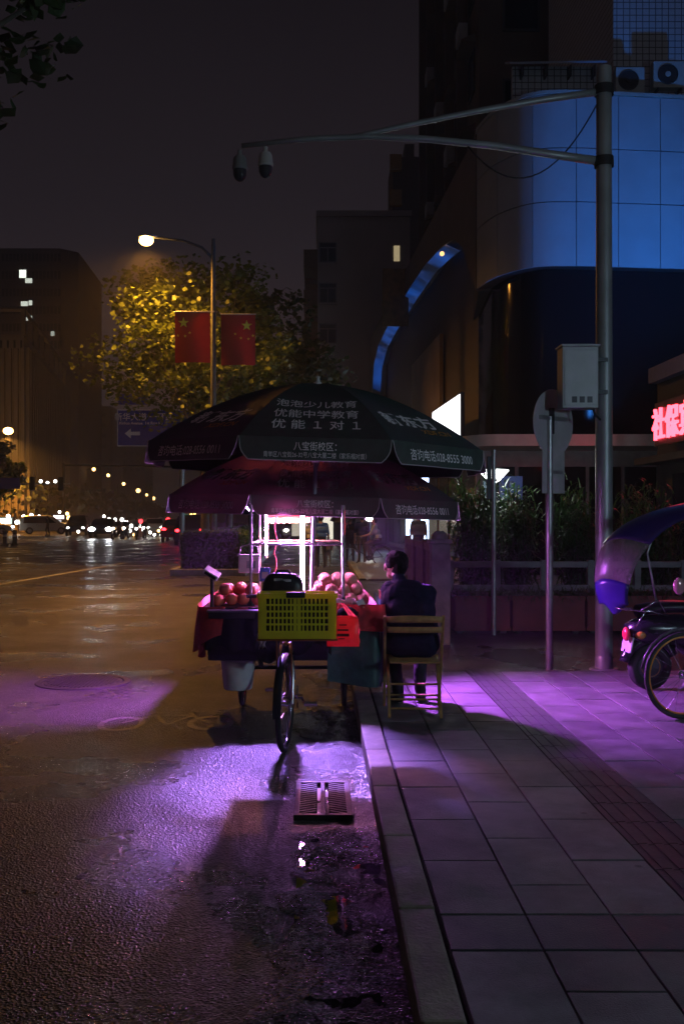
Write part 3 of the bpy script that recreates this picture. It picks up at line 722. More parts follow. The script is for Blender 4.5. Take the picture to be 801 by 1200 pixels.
# black bag behind the crate
bag = empty('black_bag', (-.255, 7.16, .985), 'black rounded bag with a painted pale highlight, set behind the yellow crate', 'bag')
bm_ = MB()
def bagf(u, v):
    a = 2*math.pi*u; t = v*math.pi
    sx = abs(math.sin(t))**.6; cx_ = math.copysign(abs(math.cos(t))**.7, math.cos(t))
    p = Vector((.148*sx*math.copysign(abs(math.cos(a))**.7, math.cos(a)), .085*sx*math.copysign(abs(math.sin(a))**.7, math.sin(a)), .128*cx_+.128))
    return p*(1+.05*noise.noise(p*9))
bm_.grid(bagf, 32, 18); bm_.build('body', mat('black_nylon', (.014, .014, .017), .4, var=.2, bump=.4, bscale=25), bag, smooth=True)
pr = MB(); 
for (x0, x1, z0, z1) in ((-.06, .0, .205, .222), (-.02, .06, .20, .216), (-.05, .045, .210, .218)): pr.box(x0, x1, -.079, -.066, z0, z1)
pr.build('print', mat('painted_highlight', (.8, .75, .8), .4), bag)  # pale bars painted as the white reflection on the black bag
MB().tube([(-.06, -.02, .24), (-.04, -.02, .275), (.04, -.02, .275), (.06, -.02, .24)], .008, 6).build('handle', M_BLACK, bag, smooth=True)
bgs = MB(); bgs.grid(lambda u, v: Vector((-.47+.07*u+.012*math.sin(v*9+u*4), 7.70+.02*math.sin(u*11+v*3), .80-.17*v+.01*math.sin(u*17))), 12, 12)
bgs.build('bag_bundle', mat('thin_white_film', (.6, .5, .55), .35, translucent=.4, bump=.6, bscale=30), smooth=True, label='bundle of thin pale plastic bags hanging beside the crate under the scale', cat='bags')
# red carrier bag hanging from the crate corner
rb = empty('carrier_bag', (.17, 6.96, .74), 'red plastic carrier bag hanging beside the yellow crate', 'bag')
M_RBAG = mat('red_plastic_film', (.85, .10, .09), .35, var=.15, scale=10, bump=.6, bscale=18, translucent=.45)
def rbf(u, v):
    a = 2*math.pi*u; wv = .112*(1-.25*max(0, v-.75)*2); dv = .035*math.sin(math.pi*min(1, v*1.1+.05))
    x = wv*math.copysign(abs(math.cos(a))**.55, math.cos(a)); yv = dv*math.copysign(abs(math.sin(a))**.8, math.sin(a))
    return Vector((x+.012*noise.noise((a, v*3, 0)), yv+.010*noise.noise((x*30, v*8, 3)), .215*v))
m_ = MB(); m_.grid(rbf, 36, 14); m_.build('body', M_RBAG, rb, smooth=True)
for s_ in (-1, 1):
    m_ = MB(); m_.grid(lambda u, v: Vector((s_*.075*(1-v*.8)+(.055*(1-.55*v))*(u-.5)-.02*v, -.01+.012*math.sin(u*6), .205+.10*v)), 6, 8); m_.build('handle', M_RBAG, rb, smooth=True)
pr = MB(); T0 = Matrix.Translation((0, -.048, .0)) @ Matrix.Rotation(R(90), 4, 'X')
for (x_, y_, wx, wy) in ((0, .155, .05, .008), (0, .12, .075, .012), (0, .085, .085, .018), (-.01, .06, .04, .006)):
    pr.box(x_-wx/2, x_+wx/2, -.046, -.0455, y_-wy/2, y_+wy/2)
pr.build('print', mat('bag_print', (.08, .02, .02), .5, var=.6, scale=90), rb)
# dark cloth bundle by the man's hands
bd_ = MB(); bd_.grid(lambda u, v: Vector((.22+.09*math.sin(v*math.pi)*math.cos(2*math.pi*u), 7.72+.07*math.sin(v*math.pi)*math.sin(2*math.pi*u), .88+.07*math.cos(v*math.pi)))+Vector((.01, .01, .008))*noise.noise((u*6, v*6, 1)), 18, 10)
bd_.build('cloth_bundle', mat('black_cloth', (.02, .015, .018), .8), smooth=True, label='dark cloth bundle lying between the red bag and the man', cat='cloth')

# ================================================================== PEOPLE
M_SKIN = mat('skin', (.48, .27, .19), .5, var=.1, scale=20)
M_HAIR = mat('black_hair', (.008, .007, .007), .75, var=.3, bump=.9, bscale=160, spec=.2)
def figure(name, caps, mats_, voxel, parent=None, fold=0.0, smooth_it=4):
    """one continuous body from tapered limbs; caps: (p0, p1, r0, r1, material index)"""
    mb = MB()
    for (a, b, r0, r1, mi) in caps:
        a = Vector(a); b = Vector(b)
        n = 14
        if (b-a).length < 1e-4: mb.ball(a, r0, n, 10); continue
        mb.tube([a, a.lerp(b, .5), b], [r0, (r0+r1)/2, r1], n); mb.ball(a, r0*.999, n, 8); mb.ball(b, r1*.999, n, 8)
    me = mb.mesh(name+'_src', mats_[0], fix=True)
    o = bpy.data.objects.new(name, me); col.objects.link(o)
    rm = o.modifiers.new('r', 'REMESH'); rm.mode = 'VOXEL'; rm.voxel_size = voxel
    sm = o.modifiers.new('s', 'SMOOTH'); sm.factor = .5; sm.iterations = smooth_it
    dg = bpy.context.evaluated_depsgraph_get(); dg.update()
    m2 = bpy.data.meshes.new_from_object(o.evaluated_get(dg)); o.modifiers.clear(); o.data = m2
    m2.materials.clear()
    for m in mats_: m2.materials.append(m)
    segs = [(Vector(a), Vector(b)-Vector(a), r0, r1, mi) for (a, b, r0, r1, mi) in caps]
    def near(p):
        best = (1e9, 0)
        for (a, d_, r0, r1, mi) in segs:
            L2 = d_.length_squared
            t = 0 if L2 < 1e-9 else max(0, min(1, (p-a).dot(d_)/L2))
            q = (p-a-d_*t).length-(r0+(r1-r0)*t)
            if q < best[0]: best = (q, mi)
        return best[1]
    idx = [near(p.center) for p in m2.polygons]
    m2.polygons.foreach_set('material_index', idx)
    if fold:
        nv = [v.normal.copy() for v in m2.vertices]
        cloth_v = set()
        for p in m2.polygons:
            if mats_[p.material_index] not in (M_SKIN, M_HAIR):
                cloth_v.update(p.vertices)
        for v, nn in zip(m2.vertices, nv):
            if v.index in cloth_v:
                c = v.co
                k = noise.fractal((c.x*7+c.z*3, c.y*7, c.z*11), .8, 2.1, 3)
                v.co = c+nn*fold*k
    if voxel < .01:
        hv = set()
        for p in m2.polygons:
            if mats_[p.material_index] is M_HAIR: hv.update(p.vertices)
        for v in m2.vertices:
            if v.index in hv: v.co += v.normal*(.005*noise.noise(v.co*55)+.004*noise.noise(v.co*130))
    m2.shade_smooth(); m2.update()
    o.parent = parent
    return o
def finger(base, d1, lens, curl, axis, r, mi):
    caps = []; p = Vector(base); d_ = Vector(d1).normalized()
    for i, L in enumerate(lens):
        q = p+d_*L; caps.append((p, q, r*(1-.1*i), r*(1-.1*(i+1)), mi)); p = q
        d_ = Matrix.Rotation(curl, 3, axis) @ d_
    return caps
def hand(wrist, fwd, pal, side, mi, curl=.7):
    """palm box of capsules, four fingers and a thumb from the side of the palm"""
    w_ = Vector(wrist); f_ = Vector(fwd).normalized(); s_ = Vector(side).normalized(); ax_ = s_
    caps = []
    for k in (-.027, -.009, .009, .027): caps.append((w_+s_*k*.6, w_+f_*.085+s_*k, .013, .011, mi))
    for k, L in ((-.029, .8), (-.010, 1.0), (.010, 1.05), (.029, .92)):
        caps += finger(w_+f_*.088+s_*k, f_+s_*k*3, [.034*L, .025*L, .02*L], curl, Vector(pal), .0085, mi)
    caps += finger(w_+f_*.025+s_*.032, f_*.6+s_*.8, [.032, .028, .022], -.35, Vector(pal), .0105, mi)
    return caps
M_JACKET = mat('navy_jacket', (.012, .014, .042), .85, var=.2, scale=25, bump=.4, bscale=140, spec=.15)
M_TROU = mat('dark_trousers', (.012, .013, .018), .8, bump=.3)
M_SHOE = mat('black_shoe', (.010, .010, .011), .5)
man_c = []
J, T_, S_, K_, Hh = 0, 1, 2, 3, 4     # jacket trousers skin shoe hair
man_c += [((.64, 7.87, .655), (.84, 7.87, .655), .125, .125, J), ((.67, 7.88, .76), (.81, 7.87, .76), .140, .140, J), ((.66, 7.91, .90), (.79, 7.90, .90), .145, .145, J),
          ((.63, 7.95, 1.00), (.80, 7.93, .99), .125, .125, J), ((.575, 7.98, 1.055), (.865, 7.95, 1.035), .078, .078, J), ((.66, 7.95, 1.07), (.76, 7.94, 1.06), .085, .085, J), ((.655, 7.965, 1.10), (.645, 7.985, 1.14), .066, .062, J)]
man_c += [((.655, 7.975, 1.10), (.635, 8.01, 1.19), .052, .049, S_)]
# head turned down to the left
hc = Vector((.622, 8.03, 1.245))
man_c += [(hc+Vector((.0, .0, .02)), hc+Vector((-.018, .035, .015)), .076, .070, S_), (hc+Vector((-.015, .035, -.03)), hc+Vector((-.03, .055, -.065)), .056, .040, S_), (hc+Vector((-.045, .095, -.005)), hc+Vector((-.055, .105, -.03)), .012, .015, S_),
          (hc+Vector((.022, -.018, .045)), hc+Vector((-.004, .035, .058)), .083, .074, Hh), (hc+Vector((.030, -.034, .012)), hc+Vector((.022, -.030, -.022)), .070, .058, Hh), (hc+Vector((-.030, -.022, .035)), hc+Vector((-.038, .020, .050)), .058, .046, Hh), (hc+Vector((.055, .0, .035)), hc+Vector((.050, .025, .045)), .048, .042, Hh)]
for s_, yy in ((-1, 0), (1, 0)):     # ears
    ec = hc+Vector((s_*.082, .022, -.012)); man_c += [(ec+Vector((0, 0, .018)), ec+Vector((s_*.004, .004, -.016)), .014, .010, S_)]
# arms
man_c += [((.565, 7.98, 1.03), (.535, 7.86, .80), .066, .054, J), ((.535, 7.86, .80), (.415, 7.86, .885), .053, .042, J)]
man_c += hand((.405, 7.862, .893), (-.85, .05, .35), (0, 1, 0), (.2, -.9, .3), S_, .5)
man_c += [((.875, 7.95, 1.02), (.86, 8.17, .83), .066, .055, J), ((.86, 8.17, .83), (.56, 8.06, .865), .053, .042, J)]
man_c += hand((.545, 8.055, .868), (-1, -.15, .15), (0, 1, 0), (.1, -.9, .3), S_, .5)
# legs
man_c += [((.67, 7.88, .62), (.60, 8.27, .61), .088, .068, T_), ((.60, 8.27, .61), (.655, 8.17, .22), .066, .048, T_), ((.81, 7.88, .62), (.85, 8.28, .61), .088, .068, T_), ((.85, 8.28, .61), (.835, 8.20, .22), .066, .048, T_)]
man_c += [((.655, 8.15, .172), (.63, 8.33, .155), .045, .036, K_), ((.835, 8.18, .172), (.87, 8.36, .155), .045, .036, K_)]
man = figure('person', man_c, [M_JACKET, M_TROU, M_SKIN, M_SHOE, M_HAIR], .0075, fold=.007)
put(man, 'person in a dark blue jacket sitting on the folding chair with back turned, looking down', 'person')
sl = MB(); Ms = Matrix.Translation((.345, 7.79, .945)) @ Matrix.Rotation(R(-28), 4, 'Y') @ Matrix.Rotation(R(15), 4, 'X') 
sl.box(-.028, .028, -.003, .003, -.06, .06, Ms); sl.build('paper_slip', mat('white_paper', (.85, .85, .82), .6, var=.05), label='white paper slip held in the seated person\'s hands', cat='paper')

# folding wooden chair
ch = empty('folding_chair', (.74, 7.78, SW), 'folding slatted wooden chair the person in the dark jacket sits on', 'chair', rz=R(-2))
M_WOOD = mat('bamboo_wood', (.42, .25, .085), .45, var=.3, scale=14, bump=.2)
def bar_(mb, a, b, w_, t_):
    a = Vector(a); b = Vector(b); z = (b-a); L = z.length; z.normalize(); x = Vector((1, 0, 0)); y = z.cross(x).normalized(); x = y.cross(z)
    Mq = Matrix((( x.x, y.x, z.x, a.x), (x.y, y.y, z.y, a.y), (x.z, y.z, z.z, a.z), (0, 0, 0, 1)))
    return mb.box(-w_/2, w_/2, -t_/2, t_/2, 0, L, Mq)
for s_ in (-1, 1):
    m_ = MB(); bar_(m_, (s_*.218, .26, 0), (s_*.225, -.10, .76), .022, .034); m_.build('back_post', M_WOOD, ch, bevel=.004)
    m_ = MB(); bar_(m_, (s_*.195, -.25, 0), (s_*.195, .17, .42), .022, .032); m_.build('leg', M_WOOD, ch, bevel=.004)
for z_, hh_ in ((.735, .045), (.655, .045)):
    m_ = MB()
    m_.grid(lambda u, v: Vector((-.215+.43*u, -.118+.36*(.735-z_)*.45-.022*math.sin(math.pi*u), z_-hh_/2+hh_*v+.010*math.sin(math.pi*u)*(1 if z_ > .7 and v > .5 else 0))), 14, 2)
    o = m_.build('back_slat', M_WOOD, ch, smooth=True); sd_ = o.modifiers.new('thick', 'SOLIDIFY'); sd_.thickness = .012
for i in range(6):
    m_ = MB(); yy = -.15+i*.066; m_.box(-.19, .19, yy-.026, yy+.026, .405, .420); m_.build('seat_slat', M_WOOD, ch, bevel=.003)
for (yy, zz, w_) in ((-.193, .065, .18), (-.14, .125, .18), (.215, .095, .205), (.17, .19, .205)):
    MB().tube([(-w_, yy, zz), (w_, yy, zz)], .0085, 8).build('rung', M_WOOD, ch, smooth=SM)

# ================================================================== RIGHT: POLE, SIGN, PLANTERS
pole = empty('camera_pole', (WX(707, 10.0), 10.0, .105), 'tall grey steel pole with two long arms over the street', 'pole')
px0 = pole.location.x
M_POLE = mat('pole_grey', (.34, .36, .36), .45, .45, var=.2, scale=3, bump=.1)
MB().lathe([(.085, .004), (.083, 2.5), (.074, 6.05), (.0, 6.07)], n=20).build('mast', M_POLE, pole, smooth=SM)
MB().lathe([(.14, .0), (.14, .02), (.09, .022), (.088, .14), (.083, .15)], n=20).build('base_flange', M_POLE, pole, smooth=SM)
def PP(px, py): return (WX(px, 10.0)-px0, 0, WZ(py, 10.0)-.105)
MB().tube([PP(698, 108), PP(640, 116), PP(560, 130), PP(480, 146), PP(430, 157), PP(405, 162)], [.035, .034, .03, .027, .025, .022], 10).build('upper_arm', M_POLE, pole, smooth=True)
MB().tube([PP(696, 188), PP(640, 180), PP(580, 171), PP(500, 163), PP(430, 160), PP(360, 163), PP(283, 171)], [.042, .040, .037, .034, .031, .028, .024], 10).build('lower_arm', M_POLE, pole, smooth=True)
MB().tube([PP(700-155*t_/16, 120+200*(t_/16)*(1-t_/16)*1.25+48*t_/16) for t_ in range(17)], .008, 6).build('hanging_cable', M_BLACK, pole, smooth=True)
MB().lathe([(.095, 0), (.095, .10), (.084, .10)], PP(707, 196), 20).build('clamp_band', M_DSTEEL, pole, smooth=SM)
MB().lathe([(.095, 0), (.095, .10), (.084, .10)], PP(707, 112), 20).build('clamp_band', M_DSTEEL, pole, smooth=SM)
def cctv(px, pyt, label, m):
    c = empty('dome_camera', (WX(px, 10.0), 10.0, WZ(pyt, 10.0)), label, 'camera')
    MB().lathe([(.0, 0), (.022, 0), (.022, -.05), (.05, -.06), (.068, -.09), (.072, -.16), (.078, -.165), (.078, -.19), (.07, -.2)], n=18).build('housing', m, c, smooth=SM)
    MB().lathe([(.068, -.2), (.066, -.25), (.05, -.29), (.025, -.31), (0, -.315)], n=18).build('dome', mat('smoked_dome', (.05, .05, .055), .12), c, smooth=True)
    return c
cctv(281, 176, 'dark dome camera hanging at the tip of the pole arm', mat('cam_grey', (.25, .25, .24), .5))
cctv(311, 172, 'pale dome camera hanging just inside the tip of the pole arm', mat('cam_white', (.55, .54, .50), .45))
eb = empty('control_cabinet', (WX(676, 9.9), 9.85, WZ(480, 9.9)), 'grey metal control box strapped to the tall pole', 'cabinet')
bw, bh = .19, .60
MB().box(-bw, bw-.03, -.12, .10, .0, bh).build('housing', M_GREY, eb, bevel=.006)
MB().box(-bw-.015, bw-.015, -.14, .12, bh+.001, bh+.022).build('lid', M_GREY, eb, bevel=.005)
MB().box(-bw+.02, bw-.05, -.127, -.1205, .03, bh-.04).build('door', mat('cabinet_door', (.44, .46, .45), .5, .2, var=.1), eb, bevel=.003)
for i in range(3): MB().box(-.10+i*.075, -.05+i*.075, -.131, -.1275, .05, .11).build('vent', M_DSTEEL, eb)
for zz in (.15, .47): MB().box(bw-.03, bw+.1, .0, .03, zz, zz+.04).build('strap', M_DSTEEL, eb)
MB().tube([(bw-.04, .02, .0), (bw-.02, .02, -.06), (bw+.04, .06, -.10)], .012, 8).build('conduit', M_BLACK, eb, smooth=True)
# traffic sign seen from behind
sg = empty('traffic_sign', (WX(643, 10.0), 10.0, .10), 'bare grey back of a round traffic sign over a square plate on a thin post', 'sign')
M_SBACK = mat('sign_back', (.55, .53, .54), .5, .3, var=.12, scale=5)
MB().tube([(0, 0, 0), (0, 0, WZ(488, 10)-.1)], .036, 12).build('post', M_STEEL, sg, smooth=SM)
dsc = MB(); Md = Matrix.Translation((.055, .06, WZ(495, 10)-.1)) @ Matrix.Rotation(R(42), 4, 'Z') @ Matrix.Rotation(R(90), 4, 'X')
dsc.lathe([(0, -.006), (.335, -.006), (.34, .0), (.335, .006), (0, .006)], n=48, M=None); dsc.v = [tuple(Md @ Vector(v)) for v in dsc.v]
dsc.build('disc', M_SBACK, sg, smooth=SM)
Mr = Matrix.Translation((0.02, .02, WZ(490, 10)-.1)) @ Matrix.Rotation(R(42), 4, 'Z')
MB().box(-.2, .24, -.03, .0, -.02, .02, Mr).build('bracket', M_STEEL, sg)
MB().box(-.03, .0, -.045, -.0, -.16, .10, Mr).build('bracket', M_DSTEEL, sg)
Mp = Matrix.Translation((.055, .06, WZ(553, 10)-.1)) @ Matrix.Rotation(R(42), 4, 'Z')
MB().box(-.19, .19, -.004, .004, -.215, .215, Mp).build('plate', M_SBACK, sg, bevel=.002)
MB().box(-.12, .12, -.034, -.006, -.015, .015, Mp).build('bracket', M_STEEL, sg)
# second, slimmer post with a signal box near the lit garden lamp
gp = empty('slim_post', (WX(578, 13.0), 13.0, .10), 'slim grey post with a small bracket standing before the shrubs', 'post')
MB().tube([(0, 0, 0), (0, 0, WZ(527, 13)-.1)], .03, 10).build('shaft', M_STEEL, gp, smooth=SM)
MB().box(-.09, -.032, -.02, .02, WZ(585, 13)-.1, WZ(535, 13)-.1).build('signal_box', M_DSTEEL, gp, bevel=.006)

# planters with grassy plants
M_PLANTER = mat('red_planter', (.22, .035, .028), .55, var=.25, scale=4, bump=.3)
M_LEAFD = mat('dark_leaf', (.045, .105, .028), .5, var=.5, scale=3, translucent=.25)
M_LEAFG = mat('grass_leaf', (.07, .12, .035), .5, var=.5, scale=4, translucent=.25)
def blade(mb, p, d_, L, wd, droop):
    p = Vector(p); d_ = Vector(d_).normalized(); s_ = d_.cross(Vector((0, 0, 1)))
    s_ = (s_ if s_.length > .1 else Vector((1, 0, 0))).normalized()
    q = p; vs = [p-s_*wd*.5, p+s_*wd*.5]
    for i in range(3):
        q = q+d_*L/3; d_ = (d_+Vector((0, 0, -droop))).normalized(); ww = wd*(.9, .6, .05)[i]
        vs += [q-s_*ww*.5, q+s_*ww*.5]
    mb.add(vs, [(0, 1, 3, 2), (2, 3, 5, 4), (4, 5, 7, 6)])
spots = [('red planter box nearest the stone gatepost, full of grassy plants', 1.80, 2.52), ('second red planter box from the stone gatepost, behind the traffic sign', 2.56, 3.50), ('third red planter box from the stone gatepost, behind the tall pole', 3.54, 4.5), ('fourth red planter box from the stone gatepost, behind the scooter', 4.54, 5.6)]
for lab, x0, x1 in spots:
    p = empty('planter_box', ((x0+x1)/2, 13.4, .10), lab, 'planter')
    hw_ = (x1-x0)/2
    q = MB(); q.box(-hw_, hw_, -.28, -.25, .04, .50); q.box(-hw_, hw_, .25, .28, .04, .50); q.box(-hw_, -hw_+.03, -.249, .249, .04, .499); q.box(hw_-.03, hw_, -.249, .249, .04, .499); q.box(-hw_+.03, hw_-.03, -.249, .249, .05, .08)
    q.build('box', M_PLANTER, p)
    q = MB(); q.box(-hw_-.012, hw_+.012, -.292, -.281, .44, .50); q.box(-hw_-.012, hw_+.012, -.291, -.281, .04, .09); q.build('rim_band', M_PLANTER, p)
    MB().box(-hw_+.031, hw_-.031, -.248, .248, .0801, .45).build('soil', MATS['soil'], p)
    for sx in (-1, 1): MB().box(sx*hw_*.8-.04, sx*hw_*.8+.04, -.2, .2, .0, .04).build('foot', M_DSTEEL, p)
    q = MB()
    for i in range(int(900*(x1-x0))):
        a = random.uniform(0, 6.28); blade(q, (random.uniform(-hw_, hw_), random.uniform(-.26, .25), .44), (math.cos(a)*.7, math.sin(a)*.7-.15, random.uniform(.5, 1.1)), random.uniform(.15, .34), .014, random.uniform(.3, .9))
    q.build('foliage', M_LEAFG, p, fix=False)
# white rail fence behind the planters
fe = empty('rail_fence', (1.85, 14.0, .1), 'low pale rail fence behind the red planters', 'fence')
M_RAIL = mat('pale_rail', (.24, .24, .25), .5, var=.2)
for zz in (.50, .83): MB().box(0, 4.6, -.03, .03, zz, zz+.085).build('rail', M_RAIL, fe, bevel=.006)
for i in range(8): 
    MB().box(i*.655-.045, i*.655+.045, -.045, .045, 0, .935).build('post', M_RAIL, fe, bevel=.006)
# stone gatepost and slatted timber panel beyond the man
gpst = empty('stone_gatepost', (1.47, 12.1, .10), 'square stone gatepost with a moulded cap at the end of the timber fence', 'gatepost')
M_STONE = mat('grey_stone', (.20, .19, .185), .8, var=.3, scale=6, bump=.7, bscale=25)
MB().box(-.115, .115, -.115, .115, 0, 1.22).build('shaft', M_STONE, gpst, bevel=.015)
MB().box(-.14, .14, -.14, .14, 1.221, 1.27).build('cap', M_STONE, gpst, bevel=.015)
MB().lathe([(.0, 0.10), (.05, .10), (.085, .07), (.10, .03), (.10, .0)], (0, 0, 1.271), 16).build('knob', M_STONE, gpst, smooth=SM)
for i, zz in enumerate((.25, .5, .75, 1.0)): MB().box(-.07, .07, -.1185, -.1155, zz, zz+.16).build('carved_panel', M_STONE, gpst, bevel=.001)
tf = empty('timber_fence', (1.46, 12.3, .10), 'brown slatted timber fence panel behind the seated person', 'fence')
M_TIMB = mat('brown_timber', (.16, .085, .045), .7, var=.3, scale=9, bump=.4)
TFX = [(-.0, 0.0), (-.02, 1.3), (.0, 2.6), (.02, 3.9)]
for i in range(26):
    yy = .03+i*.15; MB().box(-.012, .012, yy, yy+.105, .12, 1.10).build('slat', M_TIMB, tf)
for zz in (.10, 1.101): MB().box(-.03, .03, 0, 3.95, zz, zz+.09).build('rail', M_TIMB, tf, bevel=.005)
for yy in (1.3, 2.62, 3.97): MB().box(-.05, .05, yy-.05, yy+.05, 0, 1.24).build('post', M_TIMB, tf, bevel=.006)

# ================================================================== VEGETATION
def leaf_poly(mb, p, n, up, s, lobes=True):
    """one leaf-sized folded face: five-cornered blade"""
    n = n.normalized(); u = up-n*up.dot(n)
    u = (u if u.length > .05 else n.orthogonal()).normalized(); v = n.cross(u)
    mb.add([p-u*s*.5, p-u*s*.1+v*s*.5+n*s*.08, p+u*s*.28+v*s*.33, p+u*s*.62, p+u*s*.28-v*s*.33, p-u*s*.1-v*s*.5+n*s*.08], [(0, 1, 2, 3), (0, 3, 4, 5)])
def rvec():
    while True:
        v = Vector((random.uniform(-1, 1), random.uniform(-1, 1), random.uniform(-1, 1)))
        if .05 < v.length < 1: return v
M_BARK = mat('bark', (.10, .085, .065), .85, var=.35, scale=5, bump=.7, bscale=18)
M_PLANE = mat('plane_leaf', (.10, .135, .020), .55, var=.55, scale=1.3, translucent=.35)
M_PLANE2 = mat('dark_plane_leaf', (.050, .085, .025), .55, var=.5, scale=1.3, translucent=.3)
def tree(name, base, h_trunk, crown_c, crown_r, nleaf, leaf, label, lm=M_PLANE, cat='tree', group=None, nclump=40, seed=1, tr=.16, lobes=6):
    random.seed(seed)
    root = empty(name, base, label, cat, group)
    B = Vector(base)
    cc = Vector(crown_c)-B
    tm_ = MB()
    top = Vector((cc.x*.35, cc.y*.35, h_trunk))
    tm_.tube([(0, 0, 0), (cc.x*.05, cc.y*.05, h_trunk*.4), top], [tr, tr*.8, tr*.65], 10)
    clumps = []
    while len(clumps) < nclump:
        d_ = rvec(); 
        if d_.length < .45: continue
        k = 1+.18*noise.noise(d_*2.2+Vector((seed*3, 0, 0)))
        c = cc+Vector((d_.x*crown_r[0], d_.y*crown_r[1], d_.z*crown_r[2]))*k
        clumps.append(c)
    limb_ends = random.sample(clumps, min(14, len(clumps)))
    for c in limb_ends:
        mid = top.lerp(c, .5)+Vector((random.uniform(-.3, .3), random.uniform(-.3, .3), .3))
        tm_.tube([top-Vector((0, 0, random.uniform(0, .6))), mid, c], [tr*.38, tr*.22, tr*.06], 6)
    tm_.build('trunk', M_BARK, root, smooth=True)
    lf = MB()
    rs = [random.uniform(.10, .24)*(crown_r[0]+crown_r[2]) for _ in clumps]
    per = nleaf//len(clumps)
    for c, r_ in zip(clumps, rs):
        for i in range(int(per*random.uniform(.6, 1.4))):
            d_ = rvec(); p = c+Vector((d_.x*r_, d_.y*r_, d_.z*r_*.7))
            leaf_poly(lf, p, rvec()+Vector((0, 0, .8)), rvec(), leaf*random.uniform(.6, 1.3))
    lf.build('crown', lm, root, fix=False)
    return root
tree('plane_tree', (-3.75, 33, .12), 4.2, (-4.0, 33.7, 7.5), (3.2, 2.2, 2.6), 15000, .15, 'plane tree lit yellow by the street lamp, behind the two flags', M_PLANE, 'tree', None, 95, 3)
tree('plane_tree', (-3.5, 38.5, .12), 4.4, (-2.2, 38.5, 7.4), (2.9, 2.6, 2.9), 6500, .22, 'dark green plane tree behind the lamp-lit plane tree on the median', M_PLANE2, 'tree', None, 60, 4)
tree('plane_tree', (-3.1, 46, .12), 4.6, (-3.2, 46, 7.2), (3.0, 3.0, 2.9), 4000, .25, 'farthest plane tree on the median strip, trunk showing past the hedge', M_PLANE2, 'tree', None, 45, 5)
# overhead branches at the top left come from a tree outside the frame on the road edge
tree('plane_tree', (-4.3, 7.6, 0), 3.9, (-3.35, 7.6, 5.5), (1.5, 1.4, 1.0), 1500, .13, 'plane tree with dark leafy twigs overhanging the road, far from the flags', M_PLANE2, 'tree', None, 26, 11, .17)
# clipped hedge on the median
hd_ = empty('hedge', (-3.05, 28.2, .12), 'clipped dark green hedge on the median strip beside the cycle lane', 'hedge')
random.seed(21)
q = MB()
def hedge_pt():
    f_ = random.random(); y_ = random.uniform(0, 22)
    if random.random() < .25: y_ = 0 + random.uniform(-.06, .1)
    r_ = random.random()
    if r_ < .45: return Vector((random.uniform(-.75, .75), y_, 1.02+random.uniform(-.08, .08)))
    if r_ < .85: return Vector((.75*random.choice((-1, 1))+random.uniform(-.07, .07), y_, random.uniform(.05, 1.05)))
    return Vector((random.uniform(-.75, .75), random.uniform(-.05, .1), random.uniform(.05, 1.05)))
for i in range(14000): leaf_poly(q, hedge_pt(), rvec(), rvec(), random.uniform(.05, .11))
q.build('foliage', M_LEAFD, hd_, fix=False)
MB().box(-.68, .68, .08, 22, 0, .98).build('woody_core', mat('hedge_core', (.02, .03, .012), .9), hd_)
# shrubs behind the planters
def shrub(loc, hgt, rad, n, label, seed, leafs=.10):
    random.seed(seed)
    r_ = empty('bamboo_shrub', loc, label, 'shrub')
    st = MB(); lf = MB()
    for i in range(22):
        a = random.uniform(0, 6.28); rr = random.uniform(0, rad*.55); top = Vector((math.cos(a)*rr*1.7, math.sin(a)*rr*1.3, hgt*random.uniform(.7, 1.05)))
        b0 = Vector((math.cos(a)*rr*.7, math.sin(a)*rr*.7, 0)); st.tube([b0, b0.lerp(top, .5)+Vector((0, 0, .1)), top], [.014, .01, .004], 5)
        for k in range(n//22):
            t = random.uniform(.15, 1.02); p = b0.lerp(top, t)+rvec()*rad*.30
            blade(lf, p, rvec()+Vector((0, 0, .1)), random.uniform(.8, 1.5)*leafs*1.6, leafs*.28, random.uniform(.1, .6))
    st.build('stems', M_BARK, r_, kind='stuff'); lf.build('foliage', M_LEAFD, r_, fix=False)
shrub((2.35, 14.9, .1), 2.25, .60, 2600, 'tall bamboo-like shrub nearest the stone gatepost', 31)
shrub((3.05, 15.3, .1), 2.0, .60, 2600, 'bamboo-like shrub behind the slim post and rail fence', 32)
shrub((3.95, 15.0, .1), 1.9, .62, 2600, 'bamboo-like shrub behind the traffic sign post', 33)
shrub((4.95, 15.0, .1), 1.9, .70, 2600, 'bamboo-like shrub behind the tall grey pole', 34)
shrub((6.0, 14.6, .1), 1.75, .70, 2000, 'bamboo-like shrub behind the scooter canopy', 35)

# ================================================================== RIGHT: BUILDINGS
# corner building: curved panelled band over dark glass
cb_ = empty('corner_building', (5.7, 24, .1), 'corner building with a curved pale panel facade washed in blue light over black glass', 'building')
M_PANEL = mat('facade_panel', (.34, .37, .42), .55, .0, var=.06, scale=2)
M_JOINT = mat('facade_joint', (.03, .03, .035), .8, var=0)
plan = [(11.6, 22.75), (10.6, 22.6), (9.6, 22.45), (8.6, 22.32), (7.61, 22.2), (6.65, 22.1), (5.69, 22.0), (4.75, 22.12), (4.12, 22.95), (3.84, 24.2)]
def cat_rom(p0, p1, p2, p3, t):
    f_ = lambda a, b, c, d_: .5*((2*b)+(-a+c)*t+(2*a-5*b+4*c-d_)*t*t+(-a+3*b-3*c+d_)*t**3)
    return Vector((f_(p0[0], p1[0], p2[0], p3[0]), f_(p0[1], p1[1], p2[1], p3[1]), 0))
def plan_pt(i, t):
    a = plan[max(0, i-1)]; b = plan[i]; c = plan[i+1]; d_ = plan[i+2] if i+2 < len(plan) else (3.78, 25.6)
    return cat_rom(a, b, c, d_, t)
rows = [7.17, 8.60, 9.79, 10.98]
O = Vector((5.7, 24, .1))
